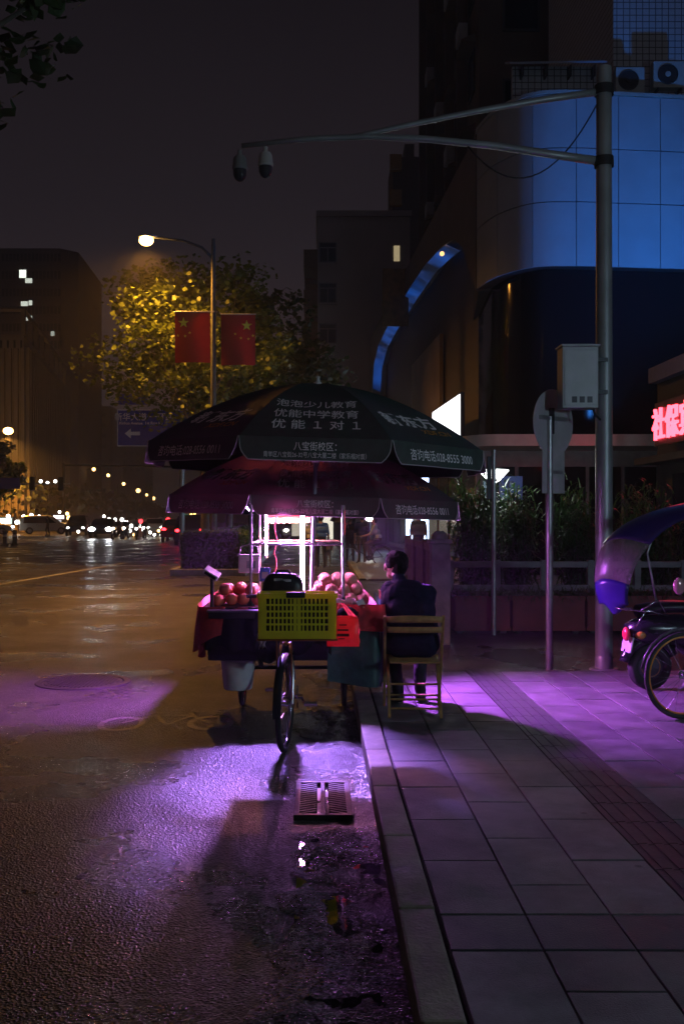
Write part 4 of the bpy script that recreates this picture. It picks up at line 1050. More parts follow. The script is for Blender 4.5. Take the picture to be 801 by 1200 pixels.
def plan_dir(i, t):
    d_ = plan_pt(i, min(1, t+.02))-plan_pt(i, max(0, t-.02)); d_.normalize(); return Vector((d_.y, -d_.x, 0))*-1
for i in range(len(plan)-1):
    for r0, r1 in zip(rows[:-1], rows[1:]):
        mb = MB(); vs = []; n = 6
        for k in range(n+1):
            t = .008+.984*k/n; p = plan_pt(i, t); nn = plan_dir(i, t)
            for (z, o_) in ((r0+.012, 0), (r1-.012, 0), (r1-.012, .05), (r0+.012, .05)):
                q_ = p-nn*o_ if True else p
                vs.append(Vector((q_.x, q_.y, z))-O)
        fs = []
        for k in range(n):
            for c in range(4): fs.append((k*4+c, k*4+(c+1) % 4, (k+1)*4+(c+1) % 4, (k+1)*4+c))
        fs += [(0, 1, 2, 3), (n*4+3, n*4+2, n*4+1, n*4)]
        mb.add(vs, fs); mb.build('facade_panel', M_PANEL, cb_, smooth=SM)
def ribbon(inset, z0, z1, name, m, closed_back=False):
    mb = MB(); pts = [plan_pt(i, k/6) for i in range(len(plan)-1) for k in range(6)]+[plan_pt(len(plan)-2, 1)]
    dirs = [plan_dir(i, k/6) for i in range(len(plan)-1) for k in range(6)]+[plan_dir(len(plan)-2, 1)]
    pts = [p-d_*inset for p, d_ in zip(pts, dirs)]
    back = [Vector((4.6, 30, 0)), Vector((12, 30, 0))]
    poly = [Vector((p.x, p.y))-Vector((O.x, O.y)) for p in pts+back]
    mb.prism([(p[0], p[1]) for p in poly], z1-z0, Matrix.Translation((0, 0, z0-O.z)))
    return mb.build(name, m, cb_, smooth=SM)
ribbon(.06, 7.2, 10.96, 'panel_backing', M_JOINT)
ribbon(.35, .15, 7.18, 'black_glass', M_GLASS)
ribbon(-.03, 10.985, 11.06, 'roof_coping', M_GREY)
# entrance canopy with a lit fascia
cn = MB(); cp = []
for k in range(25):
    a = R(180)+R(90)*k/24; cp.append((WX(590, 19.6)+.75*math.cos(a)-.0, 20.4+.75*math.sin(a)))
cp += [(7.2, 19.65), (7.2, 22.0), (WX(557, 20.4)+.2, 22.6)]
cnp = MB(); cnp.prism([(p[0]-O.x, p[1]-O.y) for p in cp], .23, Matrix.Translation((0, 0, WZ(523, 19.8)-O.z)))
cnp.build('entrance_canopy', mat('canopy_fascia', (.55, .5, .5), .4, var=.1), cb_, smooth=SM)
wl = MB(); wl.box(3.35, 7.2, 21.2, 21.3, .02, 3.0); wl.v = [tuple(Vector(v)-Vector((O.x, O.y, 0))) for v in wl.v]
wl.build('shopfront_wall', mat('shop_wall', (.30, .29, .32), .6, var=.15), cb_)
for i in range(5):
    x0 = 3.5+i*.75-O.x; MB().box(x0, x0+.66, 21.13-O.y, 21.195-O.y, .3, 2.6).build('window', M_GLASS, cb_)
# white lit screen on the side wall, seen obliquely
WXc = lambda Y: 3.84-(Y-24.2)*.0407
scn = empty('light_screen', (WXc(27.6)-.15, 27.6, 3.2), 'bright white lit screen mounted on the podium side wall', 'screen')
for nm_, x0, x1, m_, y0, y1, z0, z1 in (('case', -.04, .06, M_DSTEEL, -2.32, 2.32, -.05, 1.62), ('lit_face', -.052, -.041, glow('screen_white', (.95, .96, 1.0), 3.2), -2.25, 2.25, 0, 1.56)):
    MB().box(x0, x1, y0, y1, z0, z1, Matrix.Rotation(R(2.3), 4, 'Z')).build(nm_, m_, scn)
# podium side wall along the street, tall recess edged with a glowing blue soffit
pd_ = empty('podium_building', (3.4, 38, .1), 'long podium wall running down the street with a tall recess edged in blue light', 'building')
M_PWALL = mat('podium_stone', (.15, .13, .12), .7, var=.12, scale=1.5)
PO = Vector((3.4, 38, .1))
def wall_slab(poly_yz, x_off, thick, name, m):
    mb = MB(); n = len(poly_yz); vs = []
    for o_ in (x_off, x_off+thick):
        for (y_, z_) in poly_yz: vs.append(Vector((WXc(y_)+o_, y_, z_))-PO)
    mb.add(vs, [tuple(range(n)), tuple(range(2*n-1, n-1, -1))]+[(i, (i+1) % n, n+(i+1) % n, n+i) for i in range(n)])
    return mb.build(name, m, pd_, smooth=SM)
arch = [(24.35, 7.15), (25.2, 7.9), (26.2, 8.75), (27.3, 9.25), (28.7, 9.5), (30.5, 9.72), (33, 9.95), (37, 10.05), (44, 10.05), (48, 9.9), (50.3, 9.3), (51, 8.2), (51, .2)]
wall_slab([(24.3, 10.98), (24.3, 7.15)]+arch[1:]+[(52.5, .2), (52.5, 10.98)], 0, .7, 'street_wall', M_PWALL)
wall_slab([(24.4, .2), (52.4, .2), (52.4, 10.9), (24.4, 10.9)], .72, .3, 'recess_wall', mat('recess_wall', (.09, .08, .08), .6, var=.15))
bl = bpy.data.materials.new('blue_glow_soffit'); bl.use_nodes = True; t = bl.node_tree; b0_ = t.nodes['Principled BSDF']; b0_.inputs['Base Color'].default_value = (.02, .06, .2, 1); b0_.inputs['Roughness'].default_value = .4
tcx = N(t, 'ShaderNodeTexCoord'); nz = N(t, 'ShaderNodeTexNoise'); nz.inputs['Scale'].default_value = .55; t.links.new(tcx.outputs['Object'], nz.inputs['Vector'])
mr = N(t, 'ShaderNodeMapRange'); mr.inputs['From Min'].default_value = .38; mr.inputs['From Max'].default_value = .68; mr.inputs['To Min'].default_value = .01; mr.inputs['To Max'].default_value = .28; t.links.new(nz.outputs['Fac'], mr.inputs[0])
t.links.new(mr.outputs[0], b0_.inputs['Emission Strength']); b0_.inputs['Emission Color'].default_value = (.03, .20, 1.0, 1)  # uneven blue emission stands in for hidden LED light on the soffit
led = MB(); vs = []
for y_, z_ in arch[4:12]: vs += [Vector((WXc(y_)+.02, y_, z_-.012))-PO, Vector((WXc(y_)+.42, y_, z_-.2))-PO, Vector((WXc(y_)+.42, y_, z_-.012))-PO]
n_ = len(vs)//3; led.add(vs, [f_ for k in range(n_-1) for f_ in ((3*k, 3*k+3, 3*k+4, 3*k+1),)]); led.build('blue_glow_soffit', bl, pd_, smooth=True)
lmp = MB(); lmp.ball(Vector((WXc(29.2)-.02, 29.2, 9.35))-PO, .07); lmp.build('warm_spot', glow('warm_spot', (1, .55, .2), 2), pd_)
pn = MB(); pn.box(-.02, .10, -3.0, 4.0, 4.6, 7.6, Matrix.Translation((WXc(36)+.55-PO.x, 36-PO.y, 0)) @ Matrix.Rotation(R(2.3), 4, 'Z')); pn.build('feature_panel', mat('feature_panel', (.22, .17, .10), .35, var=.3, scale=1.2), pd_)
lp_ = MB(); lp_.ball(Vector((WXc(41)+.3, 41, 5.0))-PO, .10); lp_.build('warm_spot', MATS['warm_spot'], pd_)
md_ = MB(); md_.box(-.04, .04, -.5, .5, -1.1, 1.1, Matrix.Translation((WXc(38)-.35-PO.x, 38-PO.y, 9.9)) @ Matrix.Rotation(R(92), 4, 'Z')); 
md_.build('banner_sign', mat('banner_sign', (.18, .12, .05), .5, var=.4, scale=5), pd_)
for i in range(9):
    y_ = 31+i*2.2; m_ = MB(); m_.box(-.02, .02, -.9, .9, .3, 3.2, Matrix.Translation((WXc(y_)+.70-PO.x, y_-PO.y, 0)) @ Matrix.Rotation(R(2.3), 4, 'Z'))
    m_.build('shop_window', glow('shop_glow_cool', (.5, .7, 1.0), 6) if i in (3, 5) else M_GLASS, pd_)
# tower above and behind the podium
tw = empty('apartment_tower', (5.4, 40, 11), 'brown apartment tower rising behind the podium roof', 'building')
M_TOW = mat('tower_render', (.14, .10, .065), .8, var=.2, scale=.6)
TX0, TY0, TY1 = 5.35, 33.5, 48.0
MB().box(0, 16, -6.5, 8, -10.8, 26).build('wall', M_TOW, tw)
wf = MB(); wf.box(-.06, .10, -.62, .62, -.75, .75); wfm = wf.mesh('window', mat('window_frame_dark', (.05, .045, .04), .5, var=.2))
pf = MB(); pf.box(-.075, -.061, -.54, .54, -.67, .67); pfm = pf.mesh('pane', M_GLASS)
acb = MB(); acb.box(-.42, -.08, -.42, .42, -.3, .3); acm = acb.mesh('air_conditioner', M_GREY, bevel=.03)
hood = MB(); hood.add([(-.50, -.75, 0), (-.50, .75, 0), (0, .75, .25), (0, -.75, .25), (-.5, -.75, -.06), (-.5, .75, -.06), (0, .75, -.06), (0, -.75, -.06)], [(0, 1, 2, 3), (4, 7, 6, 5), (0, 4, 5, 1), (3, 2, 6, 7), (1, 5, 6, 2), (0, 3, 7, 4)])
hdm = hood.mesh('window_hood', M_TOW)
for fl in range(7):
    for k, yy in enumerate((-5, -1.6, 1.8, 5.4)):
        z_ = -3.2+fl*3.1
        o = obj('window', wfm, tw, (0, yy, z_)); obj('pane', pfm, o); obj('window_hood', hdm, tw, (0, yy, z_+.95))
        if (fl+k) % 2 == 0: obj('air_conditioner', acm, tw, (0, yy+.9, z_-1.25))
for k in range(5): MB().box(-.35, -.002, -3.5+k*3.4-.12, -3.5+k*3.4+.12, -10, 26).build('pilaster', M_TOW, tw)
for fl in range(5):
    for xx in (1.4, 3.4, 5.6):
        o = obj('window', wfm, tw, (xx, -6.5, -1.6+fl*3.1), (0, 0, R(90))); obj('pane', pfm, o)
MB().box(2.35, 2.6, -6.9, -6.502, -10, 26).build('drain_pipe', mat('rust_pipe', (.12, .05, .03), .7), tw)
# white tiled roof block with air conditioners
def tile_grid(name, c, jc, scale):
    if name in MATS: return MATS[name]
    m = bpy.data.materials.new(name); m.use_nodes = True; t = m.node_tree; b = t.nodes['Principled BSDF']
    tcx = N(t, 'ShaderNodeTexCoord'); br = N(t, 'ShaderNodeTexBrick'); br.offset = 0.0
    for k_, v_ in (('Color1', (*c, 1)), ('Color2', (*[x_*.92 for x_ in c], 1)), ('Mortar', (*jc, 1)), ('Scale', scale), ('Mortar Size', .035), ('Brick Width', .5), ('Row Height', .5)): br.inputs[k_].default_value = v_
    mp = N(t, 'ShaderNodeMapping'); mp.inputs['Rotation'].default_value = (R(90), 0, 0)
    t.links.new(tcx.outputs['Object'], mp.inputs[0]); t.links.new(mp.outputs[0], br.inputs['Vector']); t.links.new(br.outputs['Color'], b.inputs['Base Color'])
    b.inputs['Roughness'].default_value = .35; MATS[name] = m; return m
M_WTILE = tile_grid('white_wall_tile', (.50, .52, .56), (.08, .08, .09), 3.3)
rbk = empty('tiled_roof_block', (7, 24, 11), 'white tiled rooftop block carrying two air conditioners', 'building')
MB().box(WX(718, 23.4)-7, 6, -.6, 6, .02, 9).build('wall', M_WTILE, rbk)
MB().box(WX(600, 23.2)-7, WX(712, 23.2)-7, -.8, -.65, .02, WZ(78, 23.2)-11).build('parapet', M_WTILE, rbk)
mb = MB(); x0, x1 = WX(595, 23)-7, WX(709, 23)-7; za, zb_ = WZ(69, 23)-11, WZ(77, 23)-11
mb.add([(x0, -1.15, zb_+.02), (x1, -1.15, zb_+.05), (x1, -.62, za+.15), (x0, -.62, za+.1), (x0, -1.15, zb_-.03), (x1, -1.15, zb_), (x1, -.62, za+.1), (x0, -.62, za+.05)], [(0, 1, 2, 3), (7, 6, 5, 4), (0, 4, 5, 1), (1, 5, 6, 2), (2, 6, 7, 3), (3, 7, 4, 0)])
mb.build('metal_awning', mat('blue_grey_sheet', (.30, .34, .42), .4, .3), rbk)
for i in range(4): MB().box(x0+.3+i*.55, x0+.34+i*.55, -1.1, -.82, zb_-.25, zb_-.02).build('awning_bracket', M_DSTEEL, rbk)
for j, (pxc, pyc, pw) in enumerate(((737, 95, 34), (783, 88, 38))):
    ac = empty('air_conditioner', (WX(pxc, 22.6), 22.55, WZ(pyc, 22.6)), ('smaller wall air conditioner unit on the white tiled block, nearer the tall pole', 'larger wall air conditioner unit with a pale fan hub on the white tiled block')[j], 'air conditioner')
    a_ = pw*22.6/FPX/2
    MB().box(-a_, a_, -.0, .24, -.30, .30).build('casing', M_GREY, ac, bevel=.02)
    MB().torus((-.04, -.012, 0), .22, .015, 'y', 28, 6).build('fan_ring', M_DSTEEL, ac, smooth=True)
    MB().lathe([(0, 0), (.215, 0)], (-.04, -.006, 0), 28, Matrix.Rotation(R(90), 4, 'X')).build('fan_grille', mat('fan_black', (.02, .02, .022), .5), ac)
    MB().lathe([(0, -.02), (.06, -.015), (.065, .0)], (-.04, -.012, 0), 16, Matrix.Rotation(R(-90), 4, 'X')).build('fan_hub', M_GREY if j else M_DSTEEL, ac)
    for sx in (-1, 1): MB().box(sx*a_*.7-.02, sx*a_*.7+.02, .0, .86, -.36, -.301).build('bracket', M_DSTEEL, ac)
# hotel block along the right with its red neon name
ht = empty('hotel_block', (6.2, 15, .1), 'low dark hotel block bearing the red neon name', 'building')
M_DWALL = mat('dark_wall', (.022, .018, .02), .7, var=.3, scale=3)
MB().box(.12, 8, -7, 3.6, 0, 4.2).build('wall', M_DWALL, ht)
MB().box(-.30, .119, -7.05, 3.65, 2.5, 2.62).build('sign_ledge', M_DSTEEL, ht)
MB().box(-.05, .118, -7.0, 3.6, 4.02, 4.30).build('cornice', mat('cornice_blue', (.10, .10, .22), .5), ht)
for i in range(4): MB().box(.08, .1195, -6.2+i*2.4, -4.5+i*2.4, .4, 2.3).build('window', M_GLASS, ht)
nsn = empty('neon_sign', (6.0, 17.9, 2.95), 'red neon characters of the hotel name on the dark block', 'sign', rz=R(0))
M_NEON = glow('red_neon', (1.0, .045, .07), 9)
for i, c_ in enumerate('社保宾馆'):
    mb = MB(); Tn = Matrix.Translation((0, -.30-i*.66, .33)) @ Matrix.Rotation(R(-90), 4, 'Z') @ Matrix.Rotation(R(90), 4, 'X')
    vs_, fs_ = text_mesh(c_, .60, .004)
    if vs_:
        mb.add([Tn @ v for v in vs_], fs_); o = mb.build('character', M_NEON, nsn, fix=False); sd_ = o.modifiers.new('depth', 'SOLIDIFY'); sd_.thickness = .05; sd_.offset = 0
MB().box(.03, .06, -3.1, -.0, -.05, .72).build('backing', M_DSTEEL, nsn)
# lit garden lamp and bank sign
gl = empty('garden_lamp', (WX(578, 16.2), 16.2, .1), 'lit white cone lamp on a post among the shrubs', 'lamp')
zl = WZ(557, 16.2)-.1
MB().tube([(0, 0, 0), (0, 0, zl-.1)], .03, 10).build('post', M_DSTEEL, gl, smooth=SM)
MB().lathe([(.05, -.12), (.10, -.08), (.24, .07), (.235, .085), (0, .09)], (0, 0, zl), 24).build('glass_bowl', glow('lamp_white', (.95, 1.0, 1.0), 9), gl, smooth=SM)
MB().lathe([(.25, .086), (.26, .095), (.08, .13), (0, .135)], (0, 0, zl), 24).build('cap', M_DSTEEL, gl, smooth=SM)
ld = bpy.data.lights.new('garden_lamp_light', 'POINT'); ld.energy = 45; ld.color = (.9, 1.0, .95); ld.shadow_soft_size = .2
lo = bpy.data.objects.new('garden_lamp_light', ld); col.objects.link(lo); lo.parent = gl; lo.location = (0, -.32, zl+.02)
bsn = empty('bank_sign', (WX(598, 17.5), 17.5, WZ(586, 17.5)), 'blue square light sign with a round emblem behind the shrubs', 'sign')
hs = .20
MB().box(-hs, hs, -.03, .05, 0, .42).build('case', mat('sign_blue', (.03, .06, .25), .4, emit=(.10, .14, .42), estr=.06, var=0), bsn, bevel=.01)
e_ = MB()
for k in range(20):
    a0 = R(40)+R(280)*k/20; a1 = R(40)+R(280)*(k+1)/20
    e_.add([(.075*math.cos(a0), -.034, .26+.075*math.sin(a0)), (.075*math.cos(a1), -.034, .26+.075*math.sin(a1)), (.042*math.cos(a1), -.034, .26+.042*math.sin(a1)), (.042*math.cos(a0), -.034, .26+.042*math.sin(a0))], [(0, 1, 2, 3)])
e_.build('emblem', mat('emblem_blue', (.01, .02, .12), .4), bsn)
MB().box(-.12, .12, -.0345, -.0325, .09, .12).build('name_line', MATS['emblem_blue'], bsn)
# beige block down the street
bb = empty('beige_block', (WX(420, 60), 60, .1), 'plain beige apartment block down the street with four stacked end windows', 'building')
x0, x1 = WX(372, 60)-bb.location.x, WX(480, 60)-bb.location.x
M_BEI = mat('beige_render', (.46, .42, .42), .8, var=.08, scale=.5)
zt = WZ(254, 60)-.1
MB().box(x0, x1, 0, 14, 0, zt).build('wall', M_BEI, bb)
MB().box(x0-.1, x1+.1, -.12, 14.1, zt+.01, zt+.35).build('roof_parapet', M_BEI, bb)
for k in range(6):
    zc = WZ(296+k*47.5, 60)-.1; xc = WX(384, 60)-bb.location.x
    w_ = MB().box(xc-.55, xc+.55, -.05, .02, zc-.62, zc+.62).build('window', mat('window_white', (.25, .25, .30), .5), bb)
    for s_ in (-1, 1): MB().box(xc+s_*.25-.22, xc+s_*.25+.22, -.06, -.051, zc-.55, zc+.25).build('pane', mat('blue_pane', (.03, .045, .08), .15), w_)
    MB().box(xc-.48, xc+.48, -.061, -.052, zc+.32, zc+.55).build('pane', MATS['blue_pane'], w_)
    MB().box(xc-.6, xc+.6, -.16, -.0, zc-.70, zc-.63).build('window_sill', M_BEI, bb)
    for bz in (0, 1, 2):
        MB().box(x0-.85, x0-.002, .6+bz*4.4, 3.4+bz*4.4, zc-.75, zc+.35).build('balcony', mat('balcony_brown', (.20, .13, .09), .7), bb)
lw = MB(); lw.box(WX(461, 60)-bb.location.x, WX(468, 60)-bb.location.x, -.03, .02, WZ(308, 60), WZ(290, 60)); lw.build('lit_window', glow('lit_window_warm', (1, .8, .45), .35), bb)
fs_t = empty('slender_block', (WX(478, 85), 85, .1), 'slender dark block with yellow balconies behind the beige block', 'building')
MB().box(-1.3, 1.6, 0, 6, 0, WZ(185, 85)).build('wall', mat('slender_wall', (.10, .07, .06), .8), fs_t)
MB().box(-.2, .6, 1, 3, WZ(185, 85)+.01, WZ(165, 85)).build('roof_hut', MATS['slender_wall'], fs_t)
for k in range(10): MB().box(-1.6, -.6, -.6, -.001, WZ(200, 85)-k*3-.2, WZ(200, 85)-k*3+1.1).build('balcony', mat('yellow_balcony', (.32, .20, .06), .7), fs_t)

# ================================================================== STREET LAMPS, FLAGS, SIGNS
SODIUM = (1.0, .40, .055)
M_LPOLE = mat('lamp_pole_dark', (.07, .075, .07), .6, .1, var=.2)
def street_lamp(x, y, label, dirx=-1.0, arm=1.8, hgt=9.95, power=1500, light=True, group=None, lens=1.0):
    r_ = empty('street_lamp', (x, y, 0), label, 'street lamp', group)
    MB().lathe([(.16, 0), (.16, .05), (.11, .1), (.095, 3), (.065, hgt-.2), (.05, hgt+.05), (0, hgt+.08)], n=14).build('mast', M_LPOLE, r_, smooth=SM)
    MB().tube([(0, 0, hgt-.55), (dirx*.35, 0, hgt-.2), (dirx*.9, 0, hgt+.0), (dirx*arm, 0, hgt+.10)], [.045, .042, .038, .032], 10).build('arm', M_LPOLE, r_, smooth=True)
    hd = MB(); hd.ball((dirx*(arm+.16), 0, hgt+.13), (.32, .13, .06), 16, 8); hp = hd.build('lamp_head', M_GREY, r_, smooth=True)
    ln = MB(); ln.ball((dirx*(arm+.22), 0, hgt+.01), (.22*lens, .18*lens, .16*lens), 16, 8); ln.build('lens', M_LENS, hp, smooth=True)
    if light:
        ld = bpy.data.lights.new('sodium_light', 'SPOT'); ld.energy = power; ld.color = SODIUM; ld.spot_size = R(166); ld.spot_blend = .9; ld.shadow_soft_size = .12
        lo = bpy.data.objects.new('sodium_light', ld); col.objects.link(lo); lo.parent = r_; lo.location = (dirx*(arm+.22), 0, hgt-.25*lens)
    return r_
street_lamp(WX(250, 30), 30, 'tall street lamp with an orange light and two red flags on its mast', power=4000)
street_lamp(-3.2, -3.5, 'tall street lamp with an orange light and no flags by the near road', power=55)
street_lamp(-32, 97, 'street lamp glowing orange in front of the lower office building', dirx=1.0, arm=1.6, power=16000, lens=2.2)
def star(mb, c, r, T, rot=0):
    pts = []
    for k in range(10):
        a = math.pi/2+rot+k*math.pi/5; rr = r if k % 2 == 0 else r*.4
        pts.append((c[0]+rr*math.cos(a), c[1]+rr*math.sin(a)))
    vs = [(*c, 0)]+[(*p, 0) for p in pts]
    mb.add([T @ Vector(v) for v in vs], [(0, 1+k, 1+(k+1) % 10) for k in range(10)])
M_FLAG = mat('red_flag_cloth', (.27, .008, .010), .7, var=.12, scale=3, sheen=.1, translucent=.2)
M_STAR = mat('yellow_star', (.75, .62, .05), .6, var=.05)
for s_, lab in ((-1, 'red flag with yellow stars on the lamp mast, on the side of the lit lens'), (1, 'red flag with yellow stars hung on the mast side away from the lit lens')):
    yf = 29.85
    xa, xb = (WX(205, yf), WX(246, yf)) if s_ < 0 else (WX(259, yf), WX(299, yf))
    zt_, zb_ = (WZ(366, yf), WZ(425, yf)) if s_ < 0 else (WZ(369, yf), WZ(428, yf))
    fl = empty('flag', ((xa+xb)/2, yf, zt_), lab, 'flag')
    w2 = (xb-xa)/2; hh_ = zt_-zb_
    wave = lambda x_, z_: .05*math.sin(x_*4.2+z_*1.2)*(.3+abs(z_)/hh_)
    mb = MB(); mb.grid(lambda u, v: Vector((-w2+2*w2*u, wave(-w2+2*w2*u, -hh_*v), -hh_*v)), 20, 16); mb.build('cloth', M_FLAG, fl, smooth=True)
    MB().tube([(-w2-.02, 0, .02), (w2+.02+(.12 if s_ < 0 else .0), 0, .02)], .02, 6).build('crossbar', M_STEEL, fl)
    # hoist turned: canton toward the outer top corner
    sx = -1 if s_ < 0 else 1
    T = Matrix.Rotation(R(90), 4, 'X')
    mb = MB(); star(mb, (sx*w2*.5, -.32), .17, T)
    for (dx, dz) in ((-.40, -.58), (-.20, -.70), (.06, -.72), (.22, -.62)): star(mb, (sx*w2*.5+dx*.85, dz), .05, T)
    mb.v = [(v[0], wave(v[0], v[2])-.012, v[2]) for v in mb.v]
    mb.build('stars', M_STAR, fl, fix=False)
# blue direction sign
YS = 44
ds_ = empty('direction_sign', (WX(180, YS), YS, 0), 'blue road direction sign with white lettering and a left arrow beside the median trees', 'sign')
xl = WX(138.5, YS)-ds_.location.x; xr = xl+3.4; zt_, zb_ = WZ(481, YS), WZ(522, YS)
M_BLUE = mat('sign_face_blue', (.012, .035, .32), .35, var=.05); M_SW = mat('sign_white', (.75, .75, .75), .4, var=.05)
MB().box(xl, xr, -.03, .03, zb_, zt_).build('panel', M_BLUE, ds_, bevel=.01)
MB().box(xl, xl+1.3, -.03, .03, zt_+.25, zt_+.75).build('upper_panel', M_BLUE, ds_, bevel=.01)
fr_ = MB(); fr_.box(xl-.03, xr+.03, -.036, .02, zb_-.04, zb_-.001); fr_.box(xl-.03, xr+.03, -.036, .02, zt_+.001, zt_+.04); fr_.box(xl-.035, xl-.001, -.034, .02, zb_, zt_); fr_.build('border', M_SW, ds_)
T = lambda x_, z_: Matrix.Translation((x_, -.034, z_)) @ Matrix.Rotation(R(90), 4, 'X')
for body, x_, z_, sz in (('新华大道 一环路', xl+1.15, zt_-.28, .36), ('Xinhua Avenue  1st Ring Rd', xl+1.0, zt_-.58, .17)):
    mb = MB(); flat_text(mb, body, T(x_, z_), sz, bold=.012); mb.build('lettering', M_SW, ds_, fix=False)
ar = MB(); ar.prism([(-.32, 0), (-.05, .22), (-.05, .08), (.35, .08), (.35, -.08), (-.05, -.08), (-.05, -.22)], .004, T(xl+.62, zt_-1.02)); ar.build('arrow', M_SW, ds_)
MB().tube([(xr-.6, .12, 0), (xr-.6, .12, zt_+.6)], .12, 12).build('post', M_POLE, ds_, smooth=SM)
MB().box(xl+.3, xr-.48, .05, .12, zt_-.4, zt_-.3).build('cross_arm', M_POLE, ds_)
# overhead gantry and signal arm across the far junction
def far_light(x, y, z, r, m, name, label, cat, group=None):
    mb = MB(); mb.ball((0, 0, 0), r, 10, 6); return mb.build(name, m, None, smooth=True, label=label, cat=cat, group=group, loc=(x, y, z))
YG = 120
sg_ = empty('sign_gantry', (WX(75, YG), YG, 0), 'dark overhead gantry bar spanning the far road', 'gantry')
MB().tube([(0, 0, 0), (0, 0, WZ(545, YG)+.2)], .16, 10).build('post', M_DSTEEL, sg_)
MB().tube([(0, 0, WZ(545, YG)), (WX(215, YG)-WX(75, YG), 0, WZ(547, YG))], .12, 8).build('beam', M_DSTEEL, sg_)
YT = 80
ts = empty('traffic_signal', (WX(-18, YT), YT, 0), 'traffic signal arm with two dark signal heads and a blue plate over the far junction', 'traffic signal')
ox = ts.location.x
MB().tube([(0, 0, 0), (0, 0, 6)], .12, 10).build('post', M_DSTEEL, ts)
MB().tube([(0, 0, WZ(567, YT)), (WX(82, YT)-ox, 0, WZ(567, YT))], .06, 8).build('arm', M_GREY, ts)
for pxx in (38, 72): 
    o = MB().box(WX(pxx-3, YT)-ox, WX(pxx+3, YT)-ox, -.15, .15, WZ(575, YT), WZ(559, YT)).build('signal_head', M_BLACK, ts, bevel=.03)
MB().box(WX(0, YT)-ox, WX(24, YT)-ox, -.1, -.06, WZ(573, YT), WZ(560, YT)).build('blue_plate', M_BLUE, ts)
M_FW = glow('far_white', (1, .97, .88), 9); M_FO = glow('far_sodium', (1, .55, .16), 9); M_FR = glow('far_red', (1, .03, .04), 7); M_FG = glow('far_green', (.15, 1, .5), 3)
for pxx, pyy in ((48, 564), (56, 566), (65, 564)):
    far_light(WX(pxx, 100), 100, WZ(pyy, 100), .17, M_FW, 'floodlight', 'small white floodlight glowing between the two signal heads', 'light', 'white floodlights over the junction')
for i, (pxx, pyy) in enumerate(((110, 550), (127, 557), (145, 567), (162, 575), (172, 580), (180, 584))):
    Yl = 8.2*FPX/(PY-pyy); xl_ = WX(pxx, Yl)
    r_ = empty('street_lamp', (xl_, Yl, 0), 'distant orange street lamp in the row above the dark roadside trees', 'street lamp', 'distant street lamps along the roadside trees')
    MB().tube([(-1.5, 0, 0), (-1.5, 0, 9.7), (-.3, 0, 10.0)], .1, 6).build('mast', M_DSTEEL, r_)
    MB().ball((0, 0, 9.85), .0022*Yl*(.8, .75, .75, 1.0, .6, .8)[i], 10, 6).build('lens', M_FO, r_, smooth=True)
for i, (pxx, pyy) in enumerate(((224, 603), (228, 601.5), (231, 600), (234, 599))):
    Yl = 420-i*40
    r_ = empty('street_lamp', (WX(pxx, Yl), Yl, 0), 'tiny distant orange street lamp beyond the red tail lights', 'street lamp', 'tiny street lamps beyond the tail lights')
    MB().tube([(.8, 0, 0), (.8, 0, WZ(pyy, Yl))], .08, 6).build('mast', M_DSTEEL, r_)
    MB().ball((0, 0, WZ(pyy, Yl)), .0013*Yl, 8, 6).build('lens', M_FO, r_, smooth=True)
# bollards
for i, (pxx, lab) in enumerate(((6, 'dark bollard on the far traffic island, first of the pair, away from the other'), (17.5, 'dark bollard on the far traffic island with a pale cap'))):
    Yb = 56; b_ = empty('bollard', (WX(pxx, Yb), Yb, 0), lab, 'bollard')
    MB().lathe([(.22, 0), (.22, .06), (.13, .10), (.12, .75), (.14, .77), (.13, .86), (0, .9)], n=12).build('post', M_DSTEEL, b_, smooth=SM)
    MB().lathe([(.125, .5), (.127, .6), (.122, .62)], n=12).build('band', M_WHITE if i else M_GREY, b_)
g = MB(); g.box(WX(-20, 60), WX(65, 64), 60, 66, 0, .05); g.build('traffic_island', mat('pale_paving', (.30, .27, .22), .35, var=.2, scale=1), kind='structure')

# ================================================================== FAR LEFT BUILDINGS
def building(name, pts, z1, m, label):
    cx = sum(p[0] for p in pts)/len(pts); cyy = sum(p[1] for p in pts)/len(pts)
    r_ = empty(name, (cx, cyy, 0), label, 'building')
    MB().prism([(p[0]-cx, p[1]-cyy) for p in pts], z1).build('wall', m, r_)
    return r_, cx, cyy
M_OFF = mat('office_stone', (.24, .19, .145), .8, var=.12, scale=.3)
Yn = 105
p_ = [(WX(-90, Yn), Yn), (WX(28, Yn), Yn), (WX(28, Yn)-6.4, Yn+44), (WX(-90, Yn), Yn+44)]
ofb, cx, cyy = building('office_building', p_, WZ(392, Yn), M_OFF, 'lower office building with vertical fins, lit warm by the lamp before it')
zt_ = WZ(392, Yn)
for i in range(16):
    x_ = WX(-90, Yn)+i*(WX(28, Yn)-WX(-90, Yn))/15-cx
    MB().box(x_-.2, x_+.2, Yn-cyy-.45, Yn-cyy-.001, 0, zt_-1.5).build('fin', M_OFF, ofb)
    if i < 15:
        xw = x_+.35
        for fl in range(6): MB().box(xw+.02, xw+.22, Yn-cyy-.08, Yn-cyy-.002, 2+fl*3.2, 4.2+fl*3.2).build('window', M_GLASS, ofb)
dirv = Vector((-6.4, 44, 0)).normalized(); sp = Vector((WX(28, Yn), Yn, 0))
